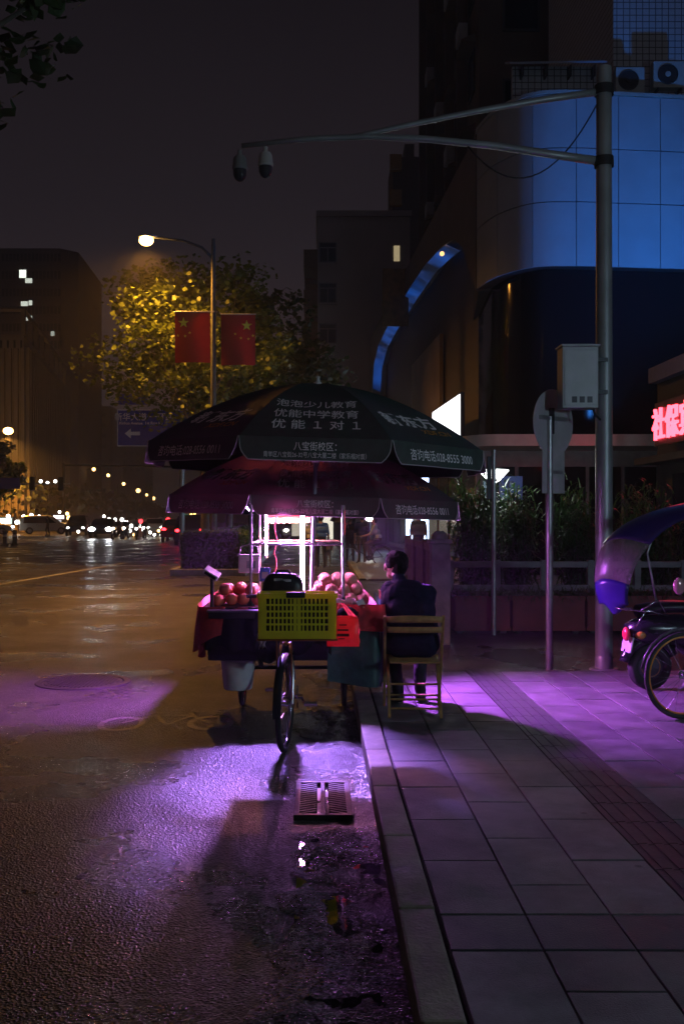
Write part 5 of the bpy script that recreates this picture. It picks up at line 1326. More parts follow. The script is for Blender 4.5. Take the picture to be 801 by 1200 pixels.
for i in range(24):
    q = sp+dirv*(1+i*1.8)-Vector((cx, cyy, 0)); Mf = Matrix.Translation(q) @ Matrix.Rotation(R(8.3), 4, 'Z')
    MB().box(.001, .5, -.22, .22, 0, zt_-1.2, Mf).build('fin', M_OFF, ofb)
    if i < 23:
        q2 = sp+dirv*(1.9+i*1.8)-Vector((cx, cyy, 0)); Mf = Matrix.Translation(q2) @ Matrix.Rotation(R(8.3), 4, 'Z')
        MB().box(.001, .10, -.55, .55, 2, zt_-2.5, Mf).build('window_strip', M_GLASS, ofb)
# roof pergola frame
for k in range(9):
    q = sp+dirv*(k*5)-Vector((cx, cyy, 0)); MB().box(-.2, .2, q.y-.2, q.y+.2, zt_+.001, zt_+2.6, Matrix.Translation((q.x, 0, 0))).build('roof_post', M_OFF, ofb)
q0 = sp-Vector((cx, cyy, 0)); q1 = q0+dirv*42
MB().tube([q0+Vector((0, 0, zt_+2.6)), q1+Vector((0, 0, zt_+2.6))], .22, 6).build('roof_beam', M_OFF, ofb)
MB().tube([q0+Vector((0, 0, zt_+2.62)), q0+Vector((-9, 0, zt_+2.62))], .22, 6).build('roof_beam', M_OFF, ofb)
Yw = 165
M_TOW2 = mat('far_tower_wall', (.10, .08, .085), .8, var=.12, scale=.2)
p_ = [(WX(-100, Yw), Yw), (WX(70, Yw), Yw), (WX(88, Yw), Yw+2.5), (WX(88, Yw)-1.0, Yw+25), (WX(-100, Yw), Yw+25)]
ftw, cx, cyy = building('high_rise', p_, WZ(291, Yw), M_TOW2, 'dark high-rise tower with a few lit windows behind the office building')
M_WIN_W = glow('lit_window_white', (.85, 1.0, .9), .9); M_WIN_D = mat('far_dark_glass', (.02, .02, .025), .2, var=0)
lit = {(27, 321): 2.2, (32, 329): 1, (36, 329): 1, (27, 356): 1, (31, 356): 1, (36, 355): 1, (32, 373): .8, (36, 373): .7, (62, 391): .5}
for (pxx, pyy), k in lit.items():
    big = (.55, .65) if pxx == 27 and pyy == 321 else (.28, .38)
    x_, z_ = WX(pxx, Yw)-cx, WZ(pyy, Yw)
    MB().box(x_-big[0], x_+big[0], Yw-cyy-.12, Yw-cyy-.03, z_-big[1], z_+big[1]).build('lit_window', glow('lit_win_%d' % int(k*10), (.9, .98, .85), k*.8), ftw)
for fl in range(12):
    for j in range(16):
        x_ = WX(4, Yw)+j*.62-cx; z_ = WZ(300, Yw)-fl*2.9
        MB().box(x_-.22, x_+.22, Yw-cyy-.025, Yw-cyy-.002, z_-.9, z_+.4).build('window', M_WIN_D, ftw)
# more distant hazy blocks down the road
for (pa, pb, pt, Yq, lab) in ((84, 130, 476, 330, 'faint hazy block far down the road beside the dark high-rise'), (128, 170, 512, 420, 'low faint block at the end of the road past the gantry'), (235, 300, 540, 260, 'hazy block behind the median trees')):
    b_, cx, cyy = building('distant_block', [(WX(pa, Yq), Yq), (WX(pb, Yq), Yq), (WX(pb, Yq), Yq+20), (WX(pa, Yq), Yq+20)], WZ(pt, Yq), M_TOW2, lab)
    for fl in range(4):
        for j in range(5):
            x_ = WX(pa+5, Yq)+j*(WX(pb-8, Yq)-WX(pa+5, Yq))/4-cx
            MB().box(x_-.7, x_+.7, Yq-cyy-.1, Yq-cyy-.01, WZ(pt+8, Yq)-fl*3.5-1.2, WZ(pt+8, Yq)-fl*3.5).build('window', M_WIN_D, b_)
# far roadside trees read as one dark mass
random.seed(44)
q = MB()
for i in range(60):
    t = i/59; Yq = 97+t*262; cxq = WX(12+170*t**.55, Yq)-3; 
    hz = WZ(548+46*t**.8, Yq)*random.uniform(.85, 1.06)
    for k in range(110):
        d_ = rvec(); rr = 2.6+Yq*.012
        leaf_poly(q, Vector((cxq+d_.x*rr*1.3, Yq+d_.y*rr, hz*.62+d_.z*hz*.40)), rvec(), rvec(), random.uniform(.5, 1.1)*(Yq/150))
q.build('roadside_trees', mat('far_leaf', (.05, .06, .022), .7, var=.5, scale=.4), None, fix=False, label='dark mass of roadside trees lining the far road', cat='trees', kind='stuff')
lt = tree('roadside_tree', (WX(-6, 90), 90, 0), 3.0, (WX(0, 90), 90, 5.4), (2.2, 2.2, 2.6), 2500, .35, 'dark round tree below the far orange lamp', M_PLANE2, 'tree', None, 30, 61)

# ================================================================== TRAFFIC
M_TYRE = M_RUB
def car_proto(paint, kind='sedan'):
    r_ = empty('parked_car', (0, 0, 0))
    L, W_ = 4.5, 1.78
    prof = [(-2.25, .35), (-2.25, .78), (-2.15, .95), (-1.55, 1.02), (-.95, 1.42), (-.2, 1.48), (.45, 1.42), (1.15, 1.0), (1.95, .88), (2.22, .68), (2.25, .35)] if kind == 'sedan' else \
           [(-2.25, .35), (-2.25, .9), (-2.1, 1.6), (-1.8, 1.72), (.2, 1.74), (.75, 1.62), (1.3, 1.12), (2.0, .98), (2.22, .8), (2.25, .35)]
    mb = MB(); vs = []; n = len(prof)
    for yk, ins in ((-1, 0), (-.86, 0), (.86, 0), (1, 0)):
        for (x_, z_) in prof:
            tum = 1-.22*max(0, (z_-.95)/.6); yy = yk*W_/2*(tum if abs(yk) == 1 else tum*.98)
            zz = z_-(.05 if abs(yk) == 1 and z_ > .5 else 0)
            vs.append((x_, yy, zz))
    fs = [tuple(range(n)), tuple(range(4*n-1, 3*n-1, -1))]
    for k in range(3):
        for i in range(n-1): fs.append((k*n+i, k*n+i+1, (k+1)*n+i+1, (k+1)*n+i))
        fs.append((k*n, (k+1)*n, (k+1)*n+n-1, k*n+n-1))
    mb.add(vs, fs); mb.build('body', paint, r_, smooth=R(28))
    top = 1.42 if kind == 'sedan' else 1.66
    for s_ in (-1, 1):
        w_ = MB(); q_ = [(-1.35, 1.0), (-.85, top-.05), (.42, top-.06), (.98, 1.0)] if kind == 'sedan' else [(-1.95, 1.05), (-1.85, top-.05), (.3, top-.05), (.95, 1.08)]
        pts = [(x_, s_*(W_/2*(1-.22*max(0, (z_-.95)/.6))+.006), z_-.04) for x_, z_ in q_]; pts += [(x_, y_-s_*.03, z_) for x_, y_, z_ in pts]
        w_.add(pts, [(0, 1, 2, 3), (7, 6, 5, 4), (0, 4, 5, 1), (1, 5, 6, 2), (2, 6, 7, 3), (3, 7, 4, 0)]); w_.build('side_window', M_GLASS, r_)
    for (xa, za, xb, zb_, nm) in (((.52, 1.40, 1.12, 1.03, 'windscreen'), (-1.5, 1.05, -.98, 1.40, 'rear_window')) if kind == 'sedan' else ((.72, 1.60, 1.28, 1.15, 'windscreen'), (-2.24, 1.0, -2.12, 1.55, 'rear_window'))):
        w_ = MB(); wa, wb = W_/2*(1-.22*max(0, (za-.95)/.6))-.1, W_/2*(1-.22*max(0, (zb_-.95)/.6))-.1
        d_ = Vector((zb_-za, 0, xa-xb)).normalized(); d_ = d_ if d_.z > 0 else -d_
        pts = [Vector(p)+d_*.03 for p in ((xa, -wa, za), (xa, wa, za), (xb, wb, zb_), (xb, -wb, zb_))]; pts += [p-d_*.04 for p in pts]
        w_.add(pts, [(0, 1, 2, 3), (7, 6, 5, 4), (0, 4, 5, 1), (1, 5, 6, 2), (2, 6, 7, 3), (3, 7, 4, 0)]); w_.build(nm, M_GLASS, r_)
    for x_ in (-1.4, 1.4):
        for s_ in (-1, 1):
            w_ = MB(); w_.lathe([(0, -.1), (.2, -.1), (.32, -.09), (.33, 0), (.32, .09), (.2, .1), (0, .1)], (x_, s_*.80, .33), 20, Matrix.Rotation(R(90), 4, 'X')); ww = w_.build('wheel', M_TYRE, r_, smooth=SM)
            MB().lathe([(0, 0), (.19, 0), (.2, .01)], (x_, s_*.905, .33), 16, Matrix.Rotation(R(90*s_), 4, 'X')).build('rim', M_STEEL, ww)
    return r_
M_HL = glow('headlight', (1, .95, .85), 25); M_TL = glow('tail_light', (1, .02, .03), 12)
def place_car(proto_args, x, y, rz, label, head=None, tail=None, group=None, hl_r=.13):
    r_ = car_proto(*proto_args); r_.name = 'car'; r_.location = (x, y, 0); r_.rotation_euler = (0, 0, rz); put(r_, label, 'car', group)
    for s_ in (-1, 1):
        MB().ball((2.2, s_*.62, .68), (.06, hl_r*1.3, hl_r*.8), 10, 6).build('headlight', head or M_WHITE, r_, smooth=True)
        MB().ball((-2.23, s_*.66, .85), (.05, .15, .09), 10, 6).build('tail_light', tail or mat('tail_red_off', (.3, .01, .01), .3), r_, smooth=True)
    MB().box(-2.275, -2.252, -.22, .22, .55, .68).build('plate', mat('plate_blue', (.05, .1, .4), .4), r_)
    return r_
P_W = mat('white_car_paint', (.65, .65, .63), .25, .1, var=.03); P_R = mat('red_car_paint', (.35, .02, .02), .25, .2, var=.03); P_D = mat('dark_car_paint', (.03, .03, .035), .25, .3, var=.03)
place_car((P_W, 'suv'), WX(53, 92), 92, R(18), 'white car crossing sideways just beyond the traffic island', M_HL)
place_car((P_W, 'sedan'), WX(-6, 92), 90, R(10), 'pale car with a lit headlamp just beyond the pair of bollards', M_HL)
place_car((P_R, 'sedan'), WX(203, 62), 64, R(93), 'red car with glowing tail lights stopped before the junction', None, M_TL)
place_car((P_D, 'suv'), WX(226, 58), 58, R(92), 'dark car with glowing tail lights beside the hedge, next to the red car', None, M_TL)
place_car((P_D, 'suv'), WX(98, 88), 86, R(-82), 'dark van with dimmer headlamps beside the dazzling oncoming car', M_HL, hl_r=.1)
place_car((P_D, 'sedan'), WX(122, 76), 76, R(-85), 'oncoming car with two dazzling headlamps', glow('headlight_hot', (.95, .97, 1), 90), hl_r=.19)
place_car((P_W, 'sedan'), WX(181, 88), 88, R(-80), 'white oncoming car behind the scooter riders', M_HL)
place_car((P_W, 'sedan'), WX(345, 66), 70, R(-90), 'white car with lamps lit down the cycle lane behind the stall', M_HL)
far_light(WX(222, 60), 58.0, 1.95, .10, M_FG, 'roof_light', 'small green roof light on the dark car', 'light')
# distant lights and signs along the far shopfronts
random.seed(5)
for i, (pxx, pyy, c_) in enumerate(((2, 611, 0), (10, 605, 0), (20, 612, 0), (28, 606, 0), (37, 604, 0), (46, 606, 0), (52, 608, 3), (79, 602, 1), (81, 607, 1), (100, 609, 1), (115, 612, 0), (128, 608, 0), (135, 609, 0), (138, 613, 0), (143, 609, 0), (152, 622, 0), (158, 626, 1), (168, 621, 0), (176, 624, 0), (193, 619, 1), (201, 613, 0), (206, 615, 0), (213, 610, 2), (217, 610, 2), (216, 614, 2), (181, 631, 0), (157, 630, 1), (137, 631, 1), (92, 623, 0), (105, 616, 2), (112, 619, 1), (132, 620, 0), (140, 625, 0), (146, 620, 1), (163, 617, 0), (173, 618, 0), (186, 622, 1), (190, 627, 0), (148, 612, 0), (165, 611, 2), (197, 609, 2), (88, 613, 2), (95, 606, 1), (122, 605, 0), (70, 600, 0), (196, 622, 0), (185, 616, 0), (154, 617, 0))):
    Yq = 78 if pyy > 618 else (93 if pxx < 85 else 150)
    far_light(WX(pxx, Yq), Yq, max(.2, WZ(pyy, Yq)), random.uniform(.0013, .0024)*Yq, (M_FW, M_FO, M_FR, M_FG)[c_], 'distant_light', ('small distant white light among the far traffic and shops', 'small distant orange light among the far traffic and shops', 'small distant red light above the far road', 'small distant green light among the shop lights')[c_], 'light', ('distant white lights', 'distant orange lights', 'distant red lights', 'distant green lights')[c_])
for i, (pa, pb, ta, tb, c_, st, lab) in enumerate(((0, 14, 607, 614, (.8, 1, .85), 1.6, 'pale green lit shopfront beyond the bollards'), (22, 28, 609, 613, (1, .85, .5), 1.2, 'small warm lit shopfront beyond the far trees'), (38, 43, 608, 616, (.3, .5, 1), .8, 'blue lit shopfront behind the white car'), (63, 75, 604, 608, (1, .75, .8), 4, 'bright pink shop sign above a lit kiosk'), (62, 72, 609, 619, (.9, .95, 1), .6, 'pale lit kiosk under the pink shop sign'), (74, 78, 614, 622, (.95, .95, 1), 2.5, 'narrow upright white light box beside the kiosk'), (125, 129, 610, 619, (.95, .9, 1), 2.5, 'narrow upright white sign beyond the headlamps'))):
    Yq = 94 if pa < 80 else 140; sgn = empty('lit_shop_sign', (WX((pa+pb)/2, Yq), Yq, WZ(tb, Yq)), lab, 'sign'); w2 = (pb-pa)*Yq/FPX/2; hh_ = (tb-ta)*Yq/FPX
    MB().box(-w2-.1, w2+.1, .02, .6, -.1, hh_+.1).build('case', M_DSTEEL, sgn); MB().box(-w2, w2, -.05, .015, 0, hh_).build('lit_face', glow('shop_face_%d' % i, c_, st), sgn)

# ================================================================== PEDESTRIANS AND RIDERS
def walker(label, x, y, shirt, trou, hgt=1.68, rz=0, sit=False, group=None, armup=False, stride=.12, z0=0.0):
    k = hgt/1.7; A, B_, S2, K2, H2 = 0, 1, 2, 3, 4
    c = []
    if not sit:
        c += [((-.08, 0, .90), (-.10, stride, .48), .085, .062, B_), ((-.10, stride, .48), (-.10, stride*.6-.05, .09), .06, .045, B_), ((.08, 0, .90), (.10, -stride*.3, .48), .085, .062, B_), ((.10, -stride*.3, .48), (.10, -stride-.05, .09), .06, .045, B_), ((-.10, stride*.6-.06, .05), (-.10, stride*.6+.12, .035), .045, .038, K2), ((.10, -stride-.06, .05), (.10, -stride+.12, .035), .045, .038, K2)]
        c += [((-.06, 0, .95), (.06, 0, .95), .12, .12, B_)]
    else:
        c += [((-.08, 0, .92), (-.12, .38, .80), .085, .065, B_), ((-.12, .38, .80), (-.12, .30, .36), .06, .045, B_), ((.08, 0, .92), (.12, .36, .72), .085, .065, B_), ((.12, .36, .72), (.12, .22, .28), .06, .045, B_), ((-.12, .28, .33), (-.12, .42, .31), .042, .036, K2), ((.12, .2, .25), (.12, .34, .23), .042, .036, K2), ((-.06, 0, .95), (.06, 0, .95), .12, .12, B_)]
    ly = .12 if sit else .02
    c += [((-.07, 0, 1.03), (.07, 0, 1.03), .115, .115, A), ((-.09, ly*.6, 1.2), (.09, ly*.6, 1.2), .12, .12, A), ((-.16, ly, 1.38), (.16, ly, 1.38), .065, .065, A), ((0, ly, 1.38), (0, ly+.01, 1.50), .06, .05, S2),
          ((0, ly+.03, 1.57), (0, ly+.02, 1.60), .085, .09, S2), ((0, ly-.01, 1.60), (0, ly+.01, 1.63), .095, .085, H2), ((0, ly+.12, 1.56), (0, ly+.125, 1.55), .016, .018, S2)]
    for s_ in (-1, 1):
        if sit: e1, h1 = Vector((s_*.24, .26, 1.12)), Vector((s_*.22, .50, 1.06))
        elif armup and s_ > 0: e1, h1 = Vector((.24, .10, 1.12)), Vector((.16, .22, 1.36))
        else: e1, h1 = Vector((s_*.24, -.03*s_, 1.10)), Vector((s_*.25, .10+.05*s_, .86))
        c += [(Vector((s_*.19, ly, 1.37)), e1, .052, .043, A), (e1, h1, .038, .030, S2)]
        dv = (h1-e1).normalized()
        c += [(h1, h1+dv*.08, .032, .026, S2)]+[(h1+dv*.07+Vector((q_*.018, 0, 0)), h1+dv*.14+Vector((q_*.024, 0, -.01)), .012, .010, S2) for q_ in (-1.5, -.5, .5, 1.5)]+[(h1+dv*.03, h1+dv*.07+Vector((-s_*.05, .02, 0)), .013, .011, S2)]
    c = [(Vector(a)*k, Vector(b)*k, r0*k, r1*k, m) for a, b, r0, r1, m in c]
    o = figure('person', c, [shirt, trou, M_SKIN, M_SHOE, M_HAIR], .022, smooth_it=2)
    o.location = (x, y, z0); o.rotation_euler = (0, 0, rz); put(o, label, 'person', group); return o
cl = lambda n_, c_: mat('cloth_'+n_, c_, .8, var=.15)
def hand_umbrella(x, y, z, r, m, label, tilt=(0, 0)):
    u = empty('hand_umbrella', (x, y, z), label, 'umbrella'); u.rotation_euler = (tilt[0], tilt[1], 0)
    mb = MB(); mb.grid(lambda a, v: Vector((r*math.sin(v*1.15)/math.sin(1.15)*math.cos(2*math.pi*a)*(1-.06*abs(math.sin(a*8*math.pi))*v), r*math.sin(v*1.15)/math.sin(1.15)*math.sin(2*math.pi*a)*(1-.06*abs(math.sin(a*8*math.pi))*v), r*.75*(math.cos(v*1.15)-math.cos(1.15)))), 48, 8); mb.build('canopy', m, u, smooth=True)
    MB().tube([(0, 0, -.62), (0, 0, r*.5)], .008, 6).build('shaft', M_STEEL, u); MB().tube([(0, 0, -.70), (0, 0, -.60)], .016, 8).build('handle', M_BLACK, u)
    for k in range(8):
        a = k*math.pi/4; MB().tube([(r*.97*math.cos(a), r*.97*math.sin(a), .0), (0, 0, r*.30)], .004, 4).build('rib', M_STEEL, u)
    return u
walker('pedestrian in a white top walking down the cycle lane beside the blue-shirted one', WX(365.5, 33), 33, cl('white', (.6, .62, .62)), cl('dark', (.03, .03, .04)), 1.62, R(0))
walker('pedestrian in a blue shirt walking away down the cycle lane', WX(376, 32), 32, cl('blue', (.07, .16, .36)), cl('navy', (.02, .025, .05)), 1.70, R(5), stride=.1)
walker('small child walking beside the pedestrian in the blue shirt', WX(384.5, 32.5), 32.5, cl('tan', (.18, .14, .11)), cl('grey', (.12, .12, .12)), 1.0, R(0), stride=.08)
walker('pedestrian in black holding the large black umbrella', WX(410, 34), 34, cl('black', (.015, .016, .02)), cl('dark', (.03, .03, .04)), 1.66, R(180), armup=True)
hand_umbrella(WX(405, 34), 33.8, 1.62, .56, mat('black_nylon_umb', (.012, .012, .018), .5, translucent=.05), 'large black umbrella tilted over the pedestrian in black', (R(14), R(-12)))
walker('person in a dark jacket standing behind the parked bicycle', WX(424, 33.5), 33.5, cl('navyj', (.02, .03, .06)), cl('khaki', (.16, .13, .10)), 1.72, R(-10), stride=.05)
hand_umbrella(WX(432, 33.6), 33.4, 1.86, .50, mat('teal_umb', (.05, .22, .30), .5, translucent=.3), 'teal umbrella held over the bicycle rider', (R(-4), R(6)))
walker('cyclist in a pale shirt leaning on the bicycle under the teal umbrella', WX(443, 33), 33, cl('pale', (.40, .44, .44)), cl('brown', (.12, .09, .08)), 1.60, R(75), sit=True)
walker('person in a grey top standing by the shopfront beyond the timber fence', WX(490, 30), 30, cl('greytop', (.22, .21, .22)), cl('dark', (.03, .03, .04)), 1.66, R(180), z0=.12)
walker('person in dark clothes crossing in front of the white car', WX(56, 84), 84, cl('black', (.015, .016, .02)), cl('dark', (.03, .03, .04)), 1.7, R(90))
def bicycle(loc, rz, label, frame_m, rim_m, group=None, r=.33, basket=False):
    b = empty('bicycle', loc, label, 'bicycle', group, rz)
    # local: front +x
    for x_ in (-.52, .55):
        w_ = wheel(b, (x_, 0, r), r, R(90), 24, rim_m, .018)
    fr = MB(); bbk = (-.08, 0, .29); st = (-.22, 0, .72); hd = (.34, 0, .72); hd2 = (.37, 0, .62)
    for a, c in ((bbk, st), (bbk, hd2), (st, hd), (bbk, (-.52, .03, r)), (st, (-.52, .03, r)), (st, (-.26, 0, .84))): fr.tube([a, c], .014, 8)
    fr.tube([(.34, 0, .74), (.40, 0, .55), (.55, 0.03, r)], .013, 8); fr.tube([(.34, 0, .74), (.31, 0, .92)], .013, 8)
    fr.build('frame', frame_m, b, smooth=SM)
    MB().tube([(.18, -.27, .95), (.30, -.18, .98), (.33, 0, .93), (.30, .18, .98), (.18, .27, .95)], .011, 8).build('handlebar', M_CHROME, b, smooth=True)
    MB().ball((-.28, 0, .87), (.14, .075, .035), 12, 6).build('saddle', M_BLACK, b, smooth=True)
    MB().lathe([(.02, -.004), (.09, 0), (.02, .004)], (-.08, .05, .29), 20, Matrix.Rotation(R(90), 4, 'X')).build('chainring', M_DSTEEL, b)
    for s_ in (-1, 1): MB().tube([(-.08, s_*.05, .29), (-.08+s_*.12, s_*.07, .29-s_*.11), (-.08+s_*.12, s_*.15, .29-s_*.11)], .009, 6).build('crank', M_DSTEEL, b)
    if basket: MB().box(.42, .68, -.17, .17, .66, .88).build('basket', M_DSTEEL, b)
    for x_, a0 in ((-.52, 30), (.55, 30)):
        m_ = MB(); m_.tube([(x_+(r+.025)*math.cos(R(a)), 0, r+(r+.025)*math.sin(R(a))) for a in range(10, 171, 16)], .012, 6); m_.build('mudguard', frame_m, b, smooth=True)
    return b
bicycle((WX(429, 32.5), 32.5, 0), R(182), 'dark bicycle stopped in the cycle lane under the teal umbrella', M_DSTEEL, M_STEEL)
bicycle((WX(797, 7.55)+.52, 7.62, SW), R(12), 'bicycle with orange wheel rims parked beside the black electric scooter', M_DSTEEL, mat('orange_rim', (.55, .22, .03), .4, .3))
# scooter riders at the far junction
def scooter(root, m, facing=1):
    b = MB(); b.tube([(-.62, 0, .55), (-.30, 0, .62), (.0, 0, .40), (.32, 0, .34), (.48, 0, .62), (.52, 0, .95)], [.12, .15, .14, .12, .10, .07], 10); b.build('body', m, root, smooth=True)
    for x_ in (-.52, .62):
        w_ = MB(); w_.torus((x_, 0, .24), .18, .055, 'y', 24, 8); w_.build('wheel', M_RUB, root, smooth=True)
        MB().lathe([(0, -.03), (.13, -.03), (.13, .03), (0, .03)], (x_, 0, .24), 16, Matrix.Rotation(R(90), 4, 'X')).build('rim', M_STEEL, root)
    MB().tube([(.46, -.3, 1.0), (.52, 0, .97), (.46, .3, 1.0)], .014, 6).build('handlebar', M_BLACK, root)
    MB().tube([(.52, 0, .95), (.62, 0, .24)], .03, 8).build('fork', M_DSTEEL, root)
    MB().ball((-.25, 0, .76), (.34, .13, .06), 14, 8).build('seat', M_BLACK, root, smooth=True)
for i, (pxx, Yq, rzz, c_) in enumerate(((138, 70, 250, 'scooter rider in dark clothes among the far traffic, nearest the dazzling headlamps'), (148, 72, 265, 'second scooter rider from the dazzling headlamps'), (160, 69, 280, 'third scooter rider from the dazzling headlamps, in pale clothes'), (170, 74, 270, 'fourth scooter rider from the dazzling headlamps'))):
    s_ = empty('scooter', (WX(pxx, Yq), Yq, 0), ('dark scooter under the rider nearest the dazzling headlamps', 'dark scooter under the second rider from the dazzling headlamps', 'dark scooter under the third rider from the dazzling headlamps', 'dark scooter under the fourth rider from the dazzling headlamps')[i], 'scooter', None, R(rzz))
    scooter(s_, P_D); MB().ball((.60, 0, .80), (.05, .10, .08), 10, 6).build('headlight', M_HL, s_)
    d_ = Vector((math.cos(R(rzz)), math.sin(R(rzz)), 0))*-.15
    walker(c_, WX(pxx, Yq)+d_.x, Yq+d_.y, cl(('black', 'navyj', 'pale', 'brown2')[i], (.1, .08, .07)), cl('dark', (.03, .03, .04)), 1.55, R(rzz-90), sit=True, z0=-.05)

# ================================================================== E-SCOOTER WITH RAIN CANOPY (right edge)
es = empty('electric_scooter', (2.92, 8.8, .122), 'black electric scooter with a blue rain canopy parked beside the tall pole', 'scooter', None, R(8))
M_SCB = mat('scooter_paint', (.012, .013, .018), .22, var=.1)
MB().torus((0, 0, .20), .155, .048, 'y', 36, 10).build('wheel', M_RUB, es, smooth=True)
o = MB().lathe([(0, -.03), (.06, -.035), (.115, -.02), (.125, 0), (.115, .02), (.06, .035), (0, .03)], (0, 0, .20), 28, Matrix.Rotation(R(90), 4, 'X')).build('wheel_hub', M_DSTEEL, es, smooth=SM)
MB().torus((0, -.028, .20), .085, .006, 'y', 28, 6).build('hub_ring', mat('worn_gold', (.30, .20, .08), .4, .6), es, smooth=True)
bdm = MB(); bdm.tube([(-.20, 0, .50), (-.05, 0, .53), (.25, 0, .52), (.50, 0, .34), (.85, 0, .26), (1.12, 0, .50), (1.2, 0, .85)], [.09, .13, .15, .14, .13, .13, .10], 14); bdm.build('body', M_SCB, es, smooth=True)
fd = MB(); fd.tube([(.235*math.cos(R(a)), 0, .20+.235*math.sin(R(a))) for a in range(25, 176, 12)], .05, 8); fd.build('mudguard', M_SCB, es, smooth=True)
stv = MB()
def seatf(u, v):
    x_ = -.12+.72*u; zz = .665+.05*math.sin(u*3)+.03*(1-u); a = math.pi*2*v
    wv = .14*math.sin(math.pi*min(.98, max(.03, u)))**.35
    return Vector((x_, wv*math.cos(a), zz+.055*math.sin(a)))
stv.grid(seatf, 20, 16); stv.build('seat', mat('black_vinyl', (.015, .016, .02), .3, bump=.3, bscale=60), es, smooth=True)
MB().ball((-.245, -.06, .50), (.032, .05, .062), 14, 8).build('tail_light', mat('tail_lens', (.55, .03, .06), .15, emit=(1, .05, .1), estr=.04), es, smooth=True)
MB().ball((-.13, -.10, .49), (.05, .03, .035), 12, 8).build('indicator', mat('amber_lens', (.55, .28, .04), .2), es, smooth=True)
MB().box(-.30, -.285, -.11, .07, .28, .42, Matrix.Rotation(R(12), 4, 'Y')).build('licence_plate', mat('plate_white', (.55, .55, .58), .35), es, bevel=.004)
rk = MB(); rk.tube([(-.30, -.13, .72), (-.05, -.14, .70), (.10, -.14, .66)], .008, 6); rk.tube([(-.30, .13, .72), (-.05, .14, .70), (.10, .14, .66)], .008, 6); rk.tube([(-.30, -.13, .72), (-.33, 0, .73), (-.30, .13, .72)], .008, 6); rk.tube([(-.10, -.14, .705), (-.18, -.10, .56)], .008, 6); rk.tube([(-.15, -.14, .71), (.02, -.12, .80), (.10, -.12, .66)], .007, 6)
rk.build('rear_rack', M_CHROME, es, smooth=True)
MB().ball((.12, -.30, .93), (.055, .03, .075), 14, 8).build('mirror', mat('mirror_pink', (.55, .30, .30), .2, .3), es, smooth=True)
MB().tube([(.12, -.30, .86), (.3, -.2, .75)], .006, 6).build('mirror_stem', M_DSTEEL, es)
MB().tube([(1.22, 0, .85), (1.28, 0, .4), (1.3, 0, .2)], .03, 8).build('fork', M_DSTEEL, es)
MB().torus((1.3, 0, .20), .155, .048, 'y', 36, 10).build('wheel', M_RUB, es, smooth=True)
# canopy: drooping tail, clear window, roof
path = [(-.325, .66), (-.385, .80), (-.40, .98), (-.36, 1.16), (-.27, 1.33), (-.12, 1.47), (.08, 1.57), (.32, 1.64), (.6, 1.69), (.95, 1.70), (1.25, 1.62), (1.45, 1.42)]
wid = [.085, .135, .165, .19, .22, .27, .33, .38, .40, .40, .38, .32]
def canopy_seg(i0, i1, name, m):
    mb = MB()
    n = (i1-i0)*4
    def fn(u, v):
        t = i0+(i1-i0)*u; i = min(int(t), len(path)-2); f_ = t-i
        g_ = lambda A, c: cat_rom((0, A[max(0, i-1)][c]), (0, A[i][c]), (0, A[i+1][c]), (0, A[min(len(path)-1, i+2)][c]), f_).y
        x_, z_ = g_(path, 0), g_(path, 1); w_ = wid[i]*(1-f_)+wid[i+1]*f_
        s_ = 2*v-1
        wdir = Vector((.62, -.78, 0)) if t < 4 else Vector((.62, -.78, 0)).lerp(Vector((0, -1, 0)), min(1, (t-4)/3))
        return Vector((x_, 0, z_))+wdir*s_*w_+Vector((.05*s_*s_, 0, -.05*s_*s_+(.17*s_*s_*(1-t) if t < 1 else 0)))
    mb.grid(fn, n, 12); o = mb.build(name, m, es, smooth=True); sd_ = o.modifiers.new('t', 'SOLIDIFY'); sd_.thickness = .004
    return o
canopy_seg(0, 2, 'canopy_tail', mat('blue_canopy', (.025, .012, .16), .35, var=.1, bump=.2, bscale=20, translucent=.15))
canopy_seg(2, 4, 'canopy_window', mat('clear_film', (.20, .18, .17), .12, var=.2, bump=.5, bscale=40, alpha=.55))
canopy_seg(4, 11, 'canopy_roof', mat('navy_canopy', (.02, .015, .10), .3, var=.1, bump=.2, bscale=20))
MB().tube([(1.2, 0, .8), (1.35, 0, 1.3), (1.3, 0, 1.58)], .012, 6).build('canopy_frame', M_STEEL, es); MB().tube([(.10, 0, .6), (-.02, .0, 1.2), (.1, 0, 1.56)], .010, 6).build('canopy_frame', M_STEEL, es)

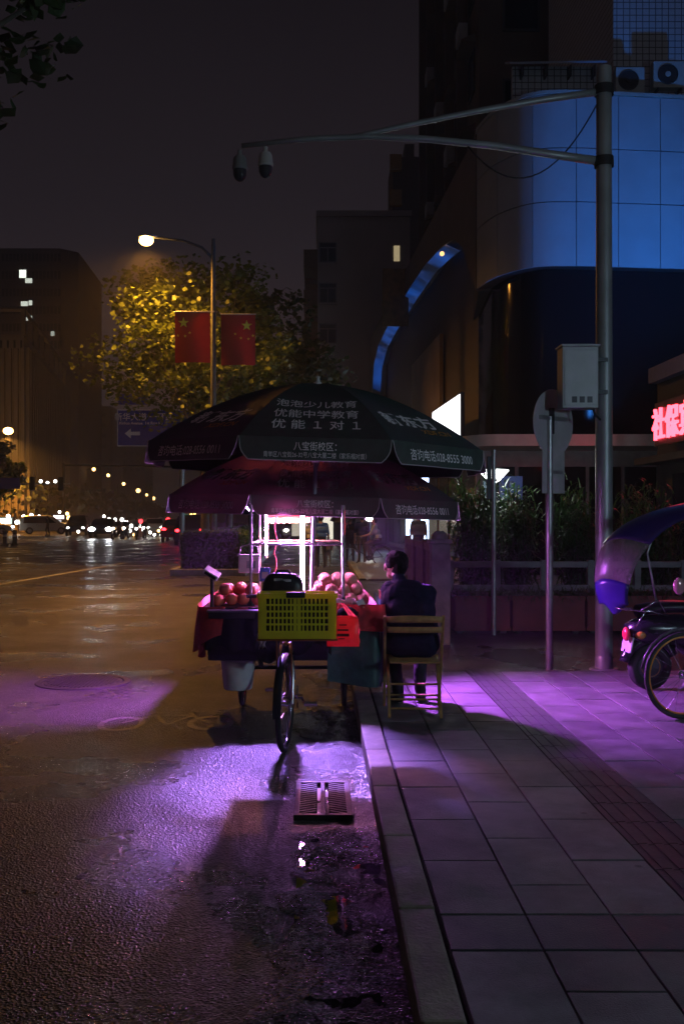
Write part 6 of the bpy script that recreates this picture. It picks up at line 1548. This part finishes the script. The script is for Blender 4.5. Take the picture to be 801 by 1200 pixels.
# globe lamp and lit shop interior down the cycle lane
gb = empty('globe_lamp', (WX(433, 40), 40, .12), 'white glowing globe lamp on a post behind the pedestrians', 'lamp')
MB().tube([(0, 0, 0), (0, 0, WZ(606, 40)-.3)], .035, 8).build('post', M_DSTEEL, gb); MB().ball((0, 0, WZ(606, 40)-.12), .17, 16, 10).build('globe', glow('globe_white', (1, .97, .88), 22), gb, smooth=True)
kq = empty('lit_kiosk', (WX(372, 58), 58, 0), 'brightly lit kiosk front at the end of the cycle lane', 'kiosk')
MB().box(-1.6, 2.2, .1, 3, 0, 3.4).build('wall', M_DWALL, kq)
for i, (xa, xb, za, zb_, c_, st) in enumerate(((-1.5, -.6, .5, 2.6, (1, .9, .7), .45), (.1, .9, .3, 2.9, (1, .93, .75), .9), (1.1, 2.0, 2.2, 2.9, (.5, .7, 1), 1.2))): MB().box(xa, xb, -.02, .098, za, zb_).build('lit_window', glow('kiosk_%d' % i, c_, st), kq)

# ================================================================== LIGHT FITTINGS OUTSIDE THE FRAME THAT LIGHT THE PLACE
# unseen lamp added to light the pavement, standing in for shop lights
g2 = copy_tree(gl); g2.location = (6.3, 2.5, .12); put(g2, 'added unseen white cone lamp lighting the pavement, away from the shrubs', 'lamp')
ld = bpy.data.lights.new('garden_lamp_light', 'POINT'); ld.energy = 260; ld.color = (.50, .78, 1.0); ld.shadow_soft_size = .2
lo = bpy.data.objects.new('garden_lamp_light', ld); col.objects.link(lo); lo.parent = g2; lo.location = (0, 0, zl+.45)
# blue floodlight on the hotel roof washing the panelled corner
ff = empty('floodlight', (9.2, 16.5, 4.42), 'blue floodlight on the hotel roof aimed at the curved panels', 'floodlight')
MB().box(-.25, .25, -.1, .1, 0, .35).build('housing', M_DSTEEL, ff, bevel=.02); MB().box(-.2, .2, .101, .11, .05, .30).build('lens', glow('flood_blue', (.10, .22, 1.0), 3), ff)
ld = bpy.data.lights.new('blue_flood_light', 'SPOT'); ld.energy = 1500; ld.color = (.04, .27, 1.0); ld.spot_size = R(80); ld.spot_blend = .9; ld.shadow_soft_size = .15
lo = bpy.data.objects.new('blue_flood_light', ld); col.objects.link(lo); lo.parent = ff; lo.location = (0, .3, .2)
lo.rotation_euler = (Vector((5.5, 22.1, 8.6))-Vector((9.2, 16.8, 4.6))).to_track_quat('-Z', 'Y').to_euler()

# ================================================================== HAZE
hz_ = MB(); hz_.box(-700, 700, -45, 1500, -1.0, 60); hz = hz_.build('haze', bpy.data.materials.new('haze_air'), kind='stuff', label='thin damp night haze filling the street', cat='haze')
hm = hz.data.materials[0]; hm.use_nodes = True; t = hm.node_tree; t.nodes.clear()
ho = N(t, 'ShaderNodeOutputMaterial'); pv = N(t, 'ShaderNodeVolumePrincipled'); pv.inputs['Color'].default_value = (.85, .85, .88, 1); pv.inputs['Density'].default_value = .0017; pv.inputs['Anisotropy'].default_value = .1
t.links.new(pv.outputs[0], ho.inputs['Volume'])
